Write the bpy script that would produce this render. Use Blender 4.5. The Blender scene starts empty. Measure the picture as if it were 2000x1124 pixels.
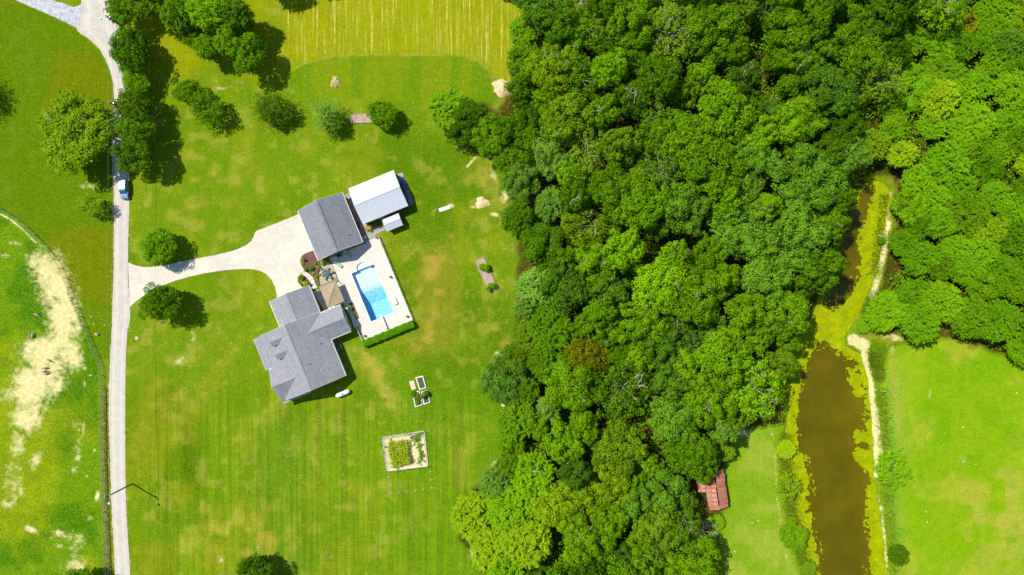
import bpy, math, random
import numpy as np
from mathutils import Vector, Matrix
R = math.radians
scene = bpy.context.scene
# ------------------------------------------------------------------ scale: metres per photo pixel at ground level
S = 0.115
F = 2000 * 24.0 / 36.0
H = F * S                       # height of the drone camera
# ------------------------------------------------------------------ camera
cam_d = bpy.data.cameras.new('camera'); cam_d.lens = 24.0; cam_d.sensor_width = 36.0
cam_d.clip_start = 1.0; cam_d.clip_end = 6000
cam = bpy.data.objects.new('camera', cam_d); scene.collection.objects.link(cam)
cam.location = (0, 0, H); cam.rotation_euler = (0, 0, 0); scene.camera = cam
# ------------------------------------------------------------------ sky and sun
SUN = Vector((-0.579, 0.345, 1.0)).normalized()      # direction towards the sun
elev = math.asin(SUN.z)
world = bpy.data.worlds.new('World'); scene.world = world; world.use_nodes = True
wn = world.node_tree.nodes; wl = world.node_tree.links
sky = wn.new('ShaderNodeTexSky'); sky.sky_type = 'NISHITA'; sky.sun_disc = False
sky.sun_elevation = elev; sky.sun_rotation = math.atan2(SUN.x, SUN.y)
sky.air_density = 1.0; sky.dust_density = 0.2; sky.ozone_density = 4.0
wn['Background'].inputs['Strength'].default_value = 0.125
wl.new(sky.outputs['Color'], wn['Background'].inputs['Color'])
sun_d = bpy.data.lights.new('sun', 'SUN'); sun_d.energy = 4.6; sun_d.angle = R(0.53); sun_d.color = (1.0, 0.955, 0.87)
sun = bpy.data.objects.new('sun', sun_d); scene.collection.objects.link(sun)
sun.rotation_euler = (-SUN).to_track_quat('-Z', 'Y').to_euler(); sun.location = SUN * 200
# ------------------------------------------------------------------ exposure
vs = scene.view_settings
vs.view_transform = 'Standard'; vs.look = 'None'; vs.gamma = 1.0; vs.exposure = 0.2; vs.use_curve_mapping = False
scene.cycles.use_denoising = False
scene.cycles.max_bounces = 6; scene.cycles.diffuse_bounces = 3; scene.cycles.transparent_max_bounces = 8
scene.render.filter_size = 1.2

# ================================================================== helpers
COL = scene.collection
def srgb(r, g, b, k=1.0):
    f = lambda c: (c / 255 / 12.92) if c / 255 <= 0.04045 else ((c / 255 + 0.055) / 1.055) ** 2.4
    return (f(r) * k, f(g) * k, f(b) * k, 1.0)
def W(px, py, h=0.0):
    """point at h photo-pixels above the ground that the camera sees at pixel px, py"""
    k = 1 - h / F
    return Vector(((px - 1000) * S * k, (562 - py) * S * k, h * S))
def G(px, py, z=0.0):
    return Vector(((px - 1000) * S, (562 - py) * S, z))
def ground_px(px, py, h):
    k = 1 - h / F
    return (1000 + (px - 1000) * k, 562 + (py - 562) * k)
ROT = math.atan2(.38, .925)                 # the buildings' common heading
def L(a, b, h=0.0):                         # building frame: a to the right along the eaves, b down, h up, all in photo pixels
    return Vector((a * S, -b * S, h * S))

def tag(o, label=None, cat=None, group=None, kind=None):
    if label: o['label'] = label
    if cat: o['category'] = cat
    if group: o['group'] = group
    if kind: o['kind'] = kind
    return o
def thing(name, label, cat, loc=(0, 0, 0), rz=0.0, group=None):
    o = bpy.data.objects.new(name, None); COL.objects.link(o)
    o.empty_display_size = 0.2
    o.location = loc; o.rotation_euler = (0, 0, rz)
    return tag(o, label, cat, group)
def link(name, mesh, m=None, parent=None, loc=None, rot=None, scale=None):
    o = bpy.data.objects.new(name, mesh); COL.objects.link(o)
    if parent is not None: o.parent = parent
    if loc is not None: o.location = loc
    if rot is not None: o.rotation_euler = rot
    if scale is not None: o.scale = scale
    if m is not None:
        if len(mesh.materials) == 0: mesh.materials.append(m)
        if mesh.materials[0] is not m:
            o.material_slots[0].link = 'OBJECT'; o.material_slots[0].material = m
    return o

class MB:
    def __init__(s): s.v = []; s.f = []; s.smooth = False
    def face(s, pts):
        n = len(s.v); s.v += [tuple(p) for p in pts]; s.f.append(tuple(range(n, n + len(pts)))); return s
    def box(s, c, size, rz=0.0, tilt=None):
        c = Vector(c); sx, sy, sz = [q / 2 for q in size]
        M = Matrix.Rotation(rz, 3, 'Z')
        if tilt is not None: M = M @ tilt
        n = len(s.v)
        for z in (-sz, sz):
            for x, y in ((-sx, -sy), (sx, -sy), (sx, sy), (-sx, sy)):
                s.v.append(tuple(c + M @ Vector((x, y, z))))
        s.f += [tuple(n + i for i in q) for q in ((0, 3, 2, 1), (4, 5, 6, 7), (0, 1, 5, 4), (1, 2, 6, 5), (2, 3, 7, 6), (3, 0, 4, 7))]
        return s
    def chamfer_box(s, c, size, b=0.02, rz=0.0):
        """box with a chamfered top edge"""
        c = Vector(c); sx, sy, sz = [q / 2 for q in size]; M = Matrix.Rotation(rz, 3, 'Z'); n = len(s.v)
        for z, i in ((-sz, 0), (sz - b, 0), (sz, b)):
            for x, y in ((-1, -1), (1, -1), (1, 1), (-1, 1)):
                s.v.append(tuple(c + M @ Vector((x * (sx - i), y * (sy - i), z))))
        s.f.append((n, n + 3, n + 2, n + 1)); s.f.append((n + 8, n + 9, n + 10, n + 11))
        for k in (0, 4):
            for i in range(4):
                j = (i + 1) % 4; s.f.append((n + k + i, n + k + j, n + k + 4 + j, n + k + 4 + i))
        return s
    def prism(s, poly, z0, z1):
        p = [Vector((q[0], q[1], 0)) for q in poly]
        area = sum(p[i].x * p[(i + 1) % len(p)].y - p[(i + 1) % len(p)].x * p[i].y for i in range(len(p)))
        if area < 0: p.reverse()
        n = len(s.v); k = len(p)
        s.v += [(q.x, q.y, z0) for q in p] + [(q.x, q.y, z1) for q in p]
        s.f.append(tuple(range(n + k - 1, n - 1, -1))); s.f.append(tuple(range(n + k, n + 2 * k)))
        for i in range(k):
            j = (i + 1) % k; s.f.append((n + i, n + j, n + k + j, n + k + i))
        return s
    def slab(s, pts, t):
        """a sheet through pts (counter-clockwise seen from above) with thickness t downwards"""
        p = [Vector(q) for q in pts]; n = len(s.v); k = len(p)
        s.v += [tuple(q - Vector((0, 0, t))) for q in p] + [tuple(q) for q in p]
        s.f.append(tuple(range(n + k - 1, n - 1, -1))); s.f.append(tuple(range(n + k, n + 2 * k)))
        for i in range(k):
            j = (i + 1) % k; s.f.append((n + i, n + j, n + k + j, n + k + i))
        return s
    def tube(s, pts, rad, n=6, cap=True):
        pts = [Vector(p) for p in pts]
        if not isinstance(rad, (list, tuple)): rad = [rad] * len(pts)
        rings = []
        for i, p in enumerate(pts):
            d = (pts[min(i + 1, len(pts) - 1)] - pts[max(i - 1, 0)]).normalized()
            up = Vector((0, 0, 1)) if abs(d.z) < 0.95 else Vector((1, 0, 0))
            x = d.cross(up).normalized(); y = x.cross(d)
            st = len(s.v)
            for k in range(n):
                a = 2 * math.pi * k / n
                s.v.append(tuple(p + (x * math.cos(a) + y * math.sin(a)) * rad[i]))
            rings.append(st)
        for i in range(len(rings) - 1):
            for k in range(n):
                j = (k + 1) % n
                s.f.append((rings[i] + k, rings[i + 1] + k, rings[i + 1] + j, rings[i] + j))
        if cap:
            s.f.append(tuple(rings[0] + k for k in range(n)))
            s.f.append(tuple(rings[-1] + k for k in reversed(range(n))))
        return s
    def lathe(s, prof, c=(0, 0, 0), n=16):
        c = Vector(c); st = len(s.v)
        for r, z in prof:
            for k in range(n):
                a = 2 * math.pi * k / n
                s.v.append((c.x + r * math.cos(a), c.y + r * math.sin(a), c.z + z))
        for i in range(len(prof) - 1):
            for k in range(n):
                j = (k + 1) % n
                s.f.append((st + i * n + k, st + i * n + j, st + (i + 1) * n + j, st + (i + 1) * n + k))
        s.f.append(tuple(st + k for k in reversed(range(n))))
        s.f.append(tuple(st + (len(prof) - 1) * n + k for k in range(n)))
        return s
    def loft(s, rings, cap=True):
        """rings: lists of equal-length point loops"""
        st = len(s.v); n = len(rings[0])
        for r in rings: s.v += [tuple(p) for p in r]
        for i in range(len(rings) - 1):
            for k in range(n):
                j = (k + 1) % n
                s.f.append((st + i * n + k, st + i * n + j, st + (i + 1) * n + j, st + (i + 1) * n + k))
        if cap:
            s.f.append(tuple(st + k for k in reversed(range(n)))); s.f.append(tuple(st + (len(rings) - 1) * n + k for k in range(n)))
        return s
    def mesh(s, name):
        me = bpy.data.meshes.new(name); me.from_pydata(s.v, [], s.f); me.update()
        if s.smooth: me.polygons.foreach_set('use_smooth', [True] * len(me.polygons))
        return me
    def build(s, name, m, parent=None, loc=None, **kw):
        return link(name, s.mesh(name), m, parent, loc, **kw)

def quad_mesh(name, V, smooth=False):
    """V: (n,4,3) array of quads -> one mesh"""
    n = V.shape[0]
    me = bpy.data.meshes.new(name)
    me.vertices.add(n * 4); me.vertices.foreach_set('co', V.reshape(-1).astype(np.float32))
    me.loops.add(n * 4); me.loops.foreach_set('vertex_index', np.arange(n * 4, dtype=np.int32))
    me.polygons.add(n); me.polygons.foreach_set('loop_start', np.arange(0, n * 4, 4, dtype=np.int32))
    me.update(calc_edges=True)
    return me

# ------------------------------------------------------------------ numpy noise and polygon distance, in photo pixels
def _hash(ix, iy, seed):
    h = (ix.astype(np.int64) * 374761393 + iy.astype(np.int64) * 668265263 + seed * 144665) & 0x7fffffff
    h = ((h ^ (h >> 13)) * 1274126177) & 0x7fffffff
    return ((h ^ (h >> 16)) & 0xffff) / 65535.0
def vnoise(x, y, scale, seed=0, octaves=3):
    tot = 0; amp = 1; norm = 0
    for o in range(octaves):
        X = x / scale * (2 ** o); Y = y / scale * (2 ** o)
        ix = np.floor(X); iy = np.floor(Y); fx = X - ix; fy = Y - iy
        fx = fx * fx * (3 - 2 * fx); fy = fy * fy * (3 - 2 * fy)
        s = seed * 17 + o * 31
        a = _hash(ix, iy, s); b = _hash(ix + 1, iy, s); c = _hash(ix, iy + 1, s); d = _hash(ix + 1, iy + 1, s)
        tot = tot + amp * ((a * (1 - fx) + b * fx) * (1 - fy) + (c * (1 - fx) + d * fx) * fy); norm += amp; amp *= 0.5
    return tot / norm
def sdf(poly, x, y):
    """signed distance to a polygon, negative inside"""
    d2 = np.full(x.shape, 1e12); inside = np.zeros(x.shape, bool); n = len(poly)
    for i in range(n):
        ax, ay = poly[i]; bx, by = poly[(i + 1) % n]
        ex, ey = bx - ax, by - ay; wx = x - ax; wy = y - ay
        t = np.clip((wx * ex + wy * ey) / (ex * ex + ey * ey + 1e-9), 0, 1)
        d2 = np.minimum(d2, (wx - ex * t) ** 2 + (wy - ey * t) ** 2)
        if ay != by:
            c = ((ay > y) != (by > y)) & (x < (bx - ax) * (y - ay) / (by - ay) + ax)
            inside ^= c
    d = np.sqrt(d2)
    return np.where(inside, -d, d)
def sst(a, b, x):
    t = np.clip((x - a) / (b - a), 0, 1); return t * t * (3 - 2 * t)
def linedist(pts, x, y):
    d2 = np.full(x.shape, 1e12)
    for (ax, ay), (bx, by) in zip(pts[:-1], pts[1:]):
        ex, ey = bx - ax, by - ay; wx = x - ax; wy = y - ay
        t = np.clip((wx * ex + wy * ey) / (ex * ex + ey * ey + 1e-9), 0, 1)
        d2 = np.minimum(d2, (wx - ex * t) ** 2 + (wy - ey * t) ** 2)
    return np.sqrt(d2)
def smooth_line(pts, step=6.0):
    """Catmull-Rom through points"""
    P = [Vector((p[0], p[1])) for p in pts]; P = [P[0] * 2 - P[1]] + P + [P[-1] * 2 - P[-2]]
    out = []
    for i in range(1, len(P) - 2):
        n = max(1, int((P[i + 1] - P[i]).length / step))
        for k in range(n):
            t = k / n
            out.append(0.5 * ((2 * P[i]) + (P[i + 1] - P[i - 1]) * t + (2 * P[i - 1] - 5 * P[i] + 4 * P[i + 1] - P[i + 2]) * t * t + (3 * P[i] - P[i - 1] - 3 * P[i + 1] + P[i + 2]) * t ** 3))
    out.append(P[-2]); return [(p.x, p.y) for p in out]

# ================================================================== materials
class NT:
    def __init__(s, name):
        s.m = bpy.data.materials.new(name); s.m.use_nodes = True; s.t = s.m.node_tree; s.n = s.t.nodes
        s.b = s.n['Principled BSDF']; s.out = s.n['Material Output']
    def new(s, t, **kw):
        n = s.n.new(t)
        for k, v in kw.items(): setattr(n, k, v)
        return n
    def lk(s, a, b): s.t.links.new(a, b)
    def noise(s, vec, scale, detail=3, rough=0.55, w=0):
        n = s.new('ShaderNodeTexNoise'); n.inputs['Scale'].default_value = scale; n.inputs['Detail'].default_value = detail; n.inputs['Roughness'].default_value = rough
        if vec is not None: s.lk(vec, n.inputs['Vector'])
        return n.outputs['Fac']
    def mapr(s, v, a, b, c, d, clamp=True):
        n = s.new('ShaderNodeMapRange'); n.clamp = clamp
        for k, q in zip(('From Min', 'From Max', 'To Min', 'To Max'), (a, b, c, d)): n.inputs[k].default_value = q
        s.lk(v, n.inputs['Value']); return n.outputs['Result']
    def math(s, op, a, b=None):
        n = s.new('ShaderNodeMath', operation=op)
        for i, q in enumerate((a, b)):
            if q is None: continue
            if isinstance(q, (int, float)): n.inputs[i].default_value = q
            else: s.lk(q, n.inputs[i])
        return n.outputs[0]
    def mix(s, fac, a, b, mode='MIX'):
        n = s.new('ShaderNodeMix', data_type='RGBA', blend_type=mode)
        for i, q in ((0, fac), (6, a), (7, b)):
            if isinstance(q, (int, float)): n.inputs[i].default_value = q
            elif isinstance(q, tuple): n.inputs[i].default_value = q
            else: s.lk(q, n.inputs[i])
        return n.outputs[2]
    def coord(s, which='Object'):
        return s.new('ShaderNodeTexCoord').outputs[which]
    def mapping(s, vec, scale=(1, 1, 1), rot=(0, 0, 0)):
        n = s.new('ShaderNodeMapping'); n.inputs['Scale'].default_value = scale; n.inputs['Rotation'].default_value = rot
        s.lk(vec, n.inputs['Vector']); return n.outputs['Vector']
    def attr(s, name):
        return s.new('ShaderNodeAttribute', attribute_name=name)
    def bump(s, h, strength=0.3, dist=0.05):
        n = s.new('ShaderNodeBump'); n.inputs['Strength'].default_value = strength; n.inputs['Distance'].default_value = dist
        s.lk(h, n.inputs['Height']); s.lk(n.outputs['Normal'], s.b.inputs['Normal'])

def mat(name, c1, c2=None, scale=2.0, rough=0.8, metal=0.0, spec=0.3, bump=0.0, bscale=None, detail=4, rnd=0.0, coord='Object', stretch=None, lo=.3, hi=.7, stain=None):
    t = NT(name); b = t.b
    b.inputs['Roughness'].default_value = rough; b.inputs['Metallic'].default_value = metal; b.inputs['Specular IOR Level'].default_value = spec
    v = t.coord(coord)
    if stretch: v = t.mapping(v, stretch)
    if c2 is None: c2 = tuple(x * 0.8 for x in c1[:3]) + (1,)
    f = t.mapr(t.noise(v, scale, detail), lo, hi, 0, 1)
    col = t.mix(f, c1, c2)
    if stain:
        col = t.mix(t.mapr(t.noise(t.new('ShaderNodeNewGeometry').outputs['Position'], .22, 6, .72), .48, .72, 0, .55), col, stain)
        col = t.mix(t.mapr(t.noise(t.new('ShaderNodeNewGeometry').outputs['Position'], 1.7, 5, .7), .58, .72, 0, .3), col, stain)
    if rnd:
        oi = t.new('ShaderNodeObjectInfo').outputs['Random']
        k = t.mapr(oi, 0, 1, 1 - rnd, 1 + rnd)
        g = t.new('ShaderNodeCombineColor'); [t.lk(k, g.inputs[i]) for i in range(3)]
        col = t.mix(1.0, col, g.outputs[0], 'MULTIPLY')
    t.lk(col, b.inputs['Base Color'])
    if bump: t.bump(t.noise(v, bscale or scale * 4, 3), bump, 0.05)
    return t.m

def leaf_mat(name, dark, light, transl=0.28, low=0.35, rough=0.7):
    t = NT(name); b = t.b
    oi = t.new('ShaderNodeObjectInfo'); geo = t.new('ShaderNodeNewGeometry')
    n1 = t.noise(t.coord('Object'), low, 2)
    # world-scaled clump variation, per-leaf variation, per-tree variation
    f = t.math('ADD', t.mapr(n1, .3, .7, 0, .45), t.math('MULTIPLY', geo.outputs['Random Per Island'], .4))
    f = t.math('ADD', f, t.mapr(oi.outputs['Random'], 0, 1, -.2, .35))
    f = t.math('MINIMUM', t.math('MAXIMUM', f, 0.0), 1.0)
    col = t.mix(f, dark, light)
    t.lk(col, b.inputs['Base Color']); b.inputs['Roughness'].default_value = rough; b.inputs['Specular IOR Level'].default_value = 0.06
    tr = t.new('ShaderNodeBsdfTranslucent'); t.lk(t.mix(1.0, col, (1.0, 1.0, 0.4, 1), 'MULTIPLY'), tr.inputs['Color'])
    mx = t.new('ShaderNodeMixShader'); mx.inputs[0].default_value = transl
    t.lk(b.outputs[0], mx.inputs[1]); t.lk(tr.outputs[0], mx.inputs[2]); t.lk(mx.outputs[0], t.out.inputs['Surface'])
    return t.m
M = {}
M['concrete'] = mat('concrete', srgb(216, 207, 188), srgb(200, 191, 172), .7, .85, bump=.15, bscale=30, rnd=.045, stain=srgb(200, 190, 170))
M['deck'] = mat('pool_deck_concrete', srgb(220, 211, 195), srgb(205, 196, 180), .8, .8, bump=.1, bscale=25, rnd=.04, stain=srgb(204, 194, 178))
M['oldconc'] = mat('weathered_concrete', srgb(176, 172, 160), srgb(140, 136, 124), 1.2, .9, bump=.2, bscale=20, rnd=.06)
M['gravel'] = mat('grey_gravel', srgb(205, 203, 203), srgb(150, 150, 158), 1.2, .95, bump=.6, bscale=14, detail=8)
M['sand'] = mat('pale_sand', srgb(226, 205, 160), srgb(196, 170, 120), 1.5, .95, bump=.8, bscale=6, detail=6)
M['white'] = mat('white_paint', srgb(232, 230, 224), srgb(212, 210, 204), 1.5, .55)
M['cream'] = mat('cream_siding', srgb(214, 206, 188), srgb(196, 188, 170), 1.0, .7, stretch=(1, 1, 14))
M['brickw'] = mat('tan_brick_wall', srgb(170, 130, 105), srgb(140, 104, 84), 6, .85)
M['glass'] = mat('window_glass', (0.03, 0.04, 0.05, 1), (0.05, 0.06, 0.07, 1), .5, .06, spec=.6)
M['whitemetal'] = mat('white_metal_roof', srgb(206, 209, 213), srgb(196, 199, 204), .6, .5, metal=.0, spec=.5, rnd=.015)
M['darkmetal'] = mat('dark_metal', (0.03, 0.03, 0.035, 1), (0.05, 0.05, 0.055, 1), 3, .45, metal=.6)
M['galv'] = mat('galvanised_metal', srgb(168, 172, 176), srgb(135, 140, 146), 4, .45, metal=.7)
M['bluemetal'] = mat('blue_painted_tube', srgb(60, 130, 185), srgb(45, 105, 160), 3, .45)
M['wood'] = mat('weathered_wood', srgb(176, 160, 136), srgb(134, 118, 98), 3, .85, stretch=(8, 1, 8), rnd=.08)
M['ply'] = mat('tan_plywood', srgb(204, 158, 92), srgb(180, 134, 72), 2, .8)
M['pole'] = mat('utility_pole_wood', srgb(108, 98, 88), srgb(78, 70, 62), 3, .9, stretch=(6, 6, .5))
M['bark'] = mat('tree_bark', srgb(118, 108, 82), srgb(74, 66, 46), 4, .95, bump=.4)
M['palebark'] = mat('pale_dead_bark', srgb(206, 196, 168), srgb(150, 140, 112), 4, .9)
M['pinkgravel'] = mat('pinkish_bed_gravel', srgb(196, 172, 152), srgb(156, 130, 112), 3, .95, bump=.6, bscale=16, detail=6)
M['joint'] = mat('joint_filler', srgb(196, 186, 166), srgb(176, 166, 146), 2, .95)
M['mulch'] = mat('brown_mulch', srgb(128, 92, 78), srgb(92, 64, 54), 6, .95, bump=.6, bscale=18, detail=6)
M['soil'] = mat('dry_garden_soil', srgb(228, 210, 162), srgb(200, 182, 132), 2.5, .95, bump=.6, bscale=9, detail=6)
M['darksoil'] = mat('bed_soil', srgb(100, 92, 62), srgb(72, 74, 40), 5, .95, bump=.6, bscale=12)
M['canvas'] = mat('tan_canopy_fabric', srgb(172, 156, 122), srgb(158, 142, 108), 1.0, .8)
M['rubber'] = mat('black_rubber', (0.02, 0.02, 0.02, 1), (0.03, 0.03, 0.03, 1), 5, .8)
M['flag'] = mat('tan_flagstone', srgb(206, 188, 158), srgb(180, 160, 130), 1.6, .85, bump=.3, bscale=9, rnd=.07)
M['greystrip'] = mat('grey_paver', srgb(150, 152, 148), srgb(126, 128, 124), 2.5, .85, rnd=.06)
M['tankwhite'] = mat('white_tank_enamel', srgb(232, 234, 236), srgb(222, 224, 226), 1, .35, spec=.5)
M['greencush'] = mat('pale_green_cushion', srgb(160, 190, 160), srgb(140, 172, 142), 6, .8)
M['slate'] = mat('slate_grey_table', srgb(84, 92, 104), srgb(70, 78, 90), 3, .35)
M['orange'] = mat('orange_plastic', srgb(226, 120, 50), srgb(206, 100, 40), 3, .5)
M['goat'] = mat('pale_goat_coat', srgb(190, 172, 158), srgb(130, 112, 100), 5, .95, rnd=.25)
# foliage tones: (darker leaf colour, lighter leaf colour), mixed at random
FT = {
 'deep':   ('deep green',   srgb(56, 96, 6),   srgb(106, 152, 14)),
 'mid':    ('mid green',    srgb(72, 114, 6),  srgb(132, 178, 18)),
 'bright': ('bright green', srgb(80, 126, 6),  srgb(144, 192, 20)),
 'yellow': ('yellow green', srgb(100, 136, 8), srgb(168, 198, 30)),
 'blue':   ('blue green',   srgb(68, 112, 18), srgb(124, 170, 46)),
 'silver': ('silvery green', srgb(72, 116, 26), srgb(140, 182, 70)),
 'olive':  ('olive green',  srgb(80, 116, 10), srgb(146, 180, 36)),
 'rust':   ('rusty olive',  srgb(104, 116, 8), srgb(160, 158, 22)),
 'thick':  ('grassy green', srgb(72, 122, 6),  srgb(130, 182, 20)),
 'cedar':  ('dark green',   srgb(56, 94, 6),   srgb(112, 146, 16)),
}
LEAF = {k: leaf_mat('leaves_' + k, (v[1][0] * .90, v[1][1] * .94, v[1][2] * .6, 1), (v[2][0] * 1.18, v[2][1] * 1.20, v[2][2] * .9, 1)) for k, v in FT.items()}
M['hedge'] = leaf_mat('hedge_leaves', srgb(70, 126, 6), srgb(132, 190, 16), .15, 1.5)
M['shrubl'] = leaf_mat('shrub_leaves', srgb(104, 150, 6), srgb(186, 220, 34), .2, 2.0)
M['veg'] = leaf_mat('vegetable_leaves', srgb(110, 150, 10), srgb(210, 214, 50), .2, 2.0)
M['straw'] = leaf_mat('dry_grass_blades', srgb(150, 150, 40), srgb(226, 214, 130), .2, .8)
M['reed'] = leaf_mat('bank_grass_blades', srgb(70, 108, 8), srgb(140, 160, 36), .2, .8)
# ================================================================== GROUND: one sheet to the horizon, colour of turf and bare soil per vertex
POND = [(1700, 352), (1722, 356), (1737, 372), (1733, 420), (1718, 480), (1704, 540), (1692, 580), (1668, 625), (1648, 658), (1652, 676), (1683, 694),
        (1694, 740), (1699, 800), (1703, 860), (1705, 930), (1710, 962), (1717, 1000), (1725, 1060), (1731, 1124), (1740, 1250), (1580, 1250), (1586, 1124),
        (1562, 1080), (1549, 1020), (1541, 960), (1531, 900), (1532, 850), (1545, 800), (1549, 740), (1552, 690), (1580, 640), (1600, 590), (1620, 540),
        (1645, 470), (1662, 420), (1680, 375)]
POOL_O = (685, 534)                               # pool's upper corner; a runs along u, b along v
def PA(a, b): return (POOL_O[0] + .925 * a + .38 * b, POOL_O[1] - .38 * a + .925 * b)
PW, PL = 50, 104
FOREST = [(1050, -300), (1056, 40), (1030, 70), (1000, 110), (1005, 165), (975, 215), (880, 200), (868, 235), (905, 280), (950, 295), (985, 330), (1000, 380),
          (1015, 430), (1018, 480), (1010, 560), (1012, 620), (1003, 690), (970, 730), (975, 770), (995, 800), (995, 850), (990, 890), (950, 930),
          (900, 1000), (900, 1050), (935, 1090), (955, 1140), (960, 1400), (1420, 1400), (1400, 1124), (1385, 1040), (1400, 1010), (1420, 985), (1405, 925), (1425, 880), (1415, 835),
          (1535, 825), (1548, 760), (1548, 690), (1578, 640), (1600, 590), (1640, 480), (1660, 415), (1684, 365), (1700, 340), (1750, 345), (1752, 420), (1735, 500),
          (1720, 560), (1690, 600), (1715, 640), (1800, 660), (1860, 655), (1950, 690), (2010, 720), (2400, 760), (2400, -300)]
FENCE = [(-60, 372), (0, 409), (27, 427), (53, 449), (77, 474), (94, 494), (107, 512), (118, 534), (128, 558), (145, 602), (154, 621), (169, 659), (181, 688),
         (192, 714), (194, 739), (194, 800), (194.5, 860), (196, 930), (199, 1010), (202, 1086), (204, 1160)]
_f = [ground_px(x, y, 11) for x, y in FENCE]
FENCE_G = smooth_line(_f, 5)
PASTURE = FENCE_G + [(200, 1400), (-300, 1400), (-300, 300)]
HAY = [(520, -200), (560, 60), (530, 130), (545, 152), (580, 128), (640, 110), (720, 106), (820, 106), (900, 108), (940, 120), (965, 150), (985, 190), (1020, 170), (1060, -200)]
INSET = [(543, 165), (560, 145), (590, 126), (640, 112), (720, 108), (820, 107), (900, 110), (935, 120), (955, 140), (965, 168), (960, 195), (900, 200), (700, 192), (600, 185)]
BROWN = [(815, 480), (880, 470), (905, 540), (900, 620), (880, 690), (800, 700), (780, 660), (815, 640)]
RLAWN = [(1735, 680), (1860, 650), (2400, 700), (2400, 1400), (1760, 1400), (1735, 1050), (1722, 900), (1715, 760)]
BLAWN = [(1400, 1000), (1430, 830), (1530, 830), (1525, 930), (1545, 1060), (1580, 1200), (1420, 1200)]
NWFIELD = [(-300, -100), (30, 0), (145, 55), (195, 100), (220, 170), (222, 500), (216, 700), (194, 705), (128, 548), (53, 440), (-300, 250)]

def axis(lo, hi, step, far):
    core = np.arange(lo, hi + step / 2, step)
    o = []; d = step; p = hi
    while p < far: d *= 1.5; p += d; o.append(p)
    o = np.array(o); return np.concatenate([-(o[::-1] - hi) + lo, core, o])
gx = axis(-122, 122, .36, 1500); gy = axis(-70.5, 70.5, .36, 1500)
XX, YY = np.meshgrid(gx, gy); nx, ny = len(gx), len(gy)
X = XX / S + 1000; Y = 562 - YY / S               # photo-pixel coordinates on the ground
dpond = sdf(POND, X, Y) + (vnoise(X, Y, 26, 5) - .5) * 9
pool_poly = [PA(-2, -2), PA(10, -2), PA(10, -16), PA(40, -16), PA(40, -2), PA(PW + 2, -2), PA(PW + 2, PL + 2), PA(-2, PL + 2)]
dpool = sdf(pool_poly, X, Y)
Z = np.zeros(X.shape)
Z = np.where(dpond < 9, -0.75 * sst(9, -7, dpond) - 1.1 * sst(-5, -45, dpond), Z)
Z = np.where(dpool < 1.5, -3.6, Z)
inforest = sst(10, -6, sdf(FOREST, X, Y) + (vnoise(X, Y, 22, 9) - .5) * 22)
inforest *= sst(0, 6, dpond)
Z += inforest * (vnoise(X, Y, 40, 3) - .5) * .5
def C(*rgb): return np.array(srgb(*rgb)[:3]) * [.85, .76, .68]
def blend(col, c, f): return col * (1 - f[..., None]) + c * f[..., None]
n1 = vnoise(X, Y, 170, 1, 4); n2 = vnoise(X, Y, 60, 2, 4); n3 = vnoise(X, Y, 22, 3, 3); n4 = vnoise(X, Y, 9, 4, 2)
col = np.ones(X.shape + (3,)) * C(106, 147, 16)
col = blend(col, C(84, 130, 10), sst(.45, .7, n1) * .9)
col = blend(col, C(140, 158, 28), sst(.50, .72, n2) * .55)
col = blend(col, C(164, 172, 66), sst(.57, .75, n3) * .45)
# lower lawn is greener by the house and olive by the road
col = blend(col, C(124, 146, 16), sst(480, 300, X) * sst(620, 800, Y) * .6 * sst(.3, .6, n2))
col = blend(col, C(92, 142, 24), np.exp(-((X - 560) / 60) ** 2) * sst(760, 860, Y) * .6)
col = blend(col, C(98, 150, 14), sst(700, 860, X) * sst(700, 800, Y) * .6)
col = blend(col, C(164, 164, 52), np.exp(-((X - 480) / 90) ** 2 - ((Y - 1060) / 40) ** 2) * .7 * sst(.3, .6, n3))
for tx_, ty_, trx, try_, ta in ((850, 560, 45, 110, .5), (975, 640, 25, 60, .5), (940, 350, 40, 50, .35), (400, 400, 90, 60, .35), (440, 340, 70, 30, .35), (330, 760, 60, 90, .35), (640, 860, 50, 70, .3), (470, 1040, 110, 50, .5), (420, 700, 40, 30, .4), (900, 880, 25, 60, .4)):
    col = blend(col, C(178, 172, 66), ta * .8 * np.exp(-((X - tx_) / trx) ** 2 - ((Y - ty_) / try_) ** 2) * sst(.36, .62, n3))
# strip of trodden turf from the house corner to the kitchen garden
col = blend(col, C(188, 182, 74), np.exp(-(linedist([(715, 690), (735, 730), (755, 775), (770, 815)], X, Y) / 14) ** 2) * .6 * sst(.3, .55, n3))
f = sst(8, -25, sdf(BROWN, X, Y) + (n3 - .5) * 40); col = blend(col, C(146, 148, 40), f * .55); col = blend(col, C(176, 156, 70), f * sst(.46, .66, n3) * .6)
f = sst(2, -2, sdf(NWFIELD, X, Y)); col = blend(col, C(86, 128, 6), f * .85); col = blend(col, C(112, 128, 6), f * sst(.45, .65, n1) * .8)
f = sst(24, -20, sdf(HAY, X, Y) + (n3 - .5) * 30); col = blend(col, C(154, 166, 14), f * .85); col = blend(col, C(140, 156, 6), f * sst(.5, .7, n2) * .7)
hay = f.copy()
di = sdf(INSET, X, Y); f = sst(3, -3, di); col = blend(col, C(100, 146, 12), f * .9); col = blend(col, C(132, 156, 18), f * sst(.45, .6, vnoise(X, Y * .15, 24, 12)) * .6)
hay *= 1 - f
col = blend(col, C(178, 176, 70), np.exp(-(di / 2.2) ** 2) * sst(165, 140, Y) * .55 * sst(.3, .6, n3))
f = sst(560, 480, X) * sst(240, 110, Y) * sst(240, 270, X); col = blend(col, C(148, 160, 10), f * .8 * sst(.2, .55, n2))
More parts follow.
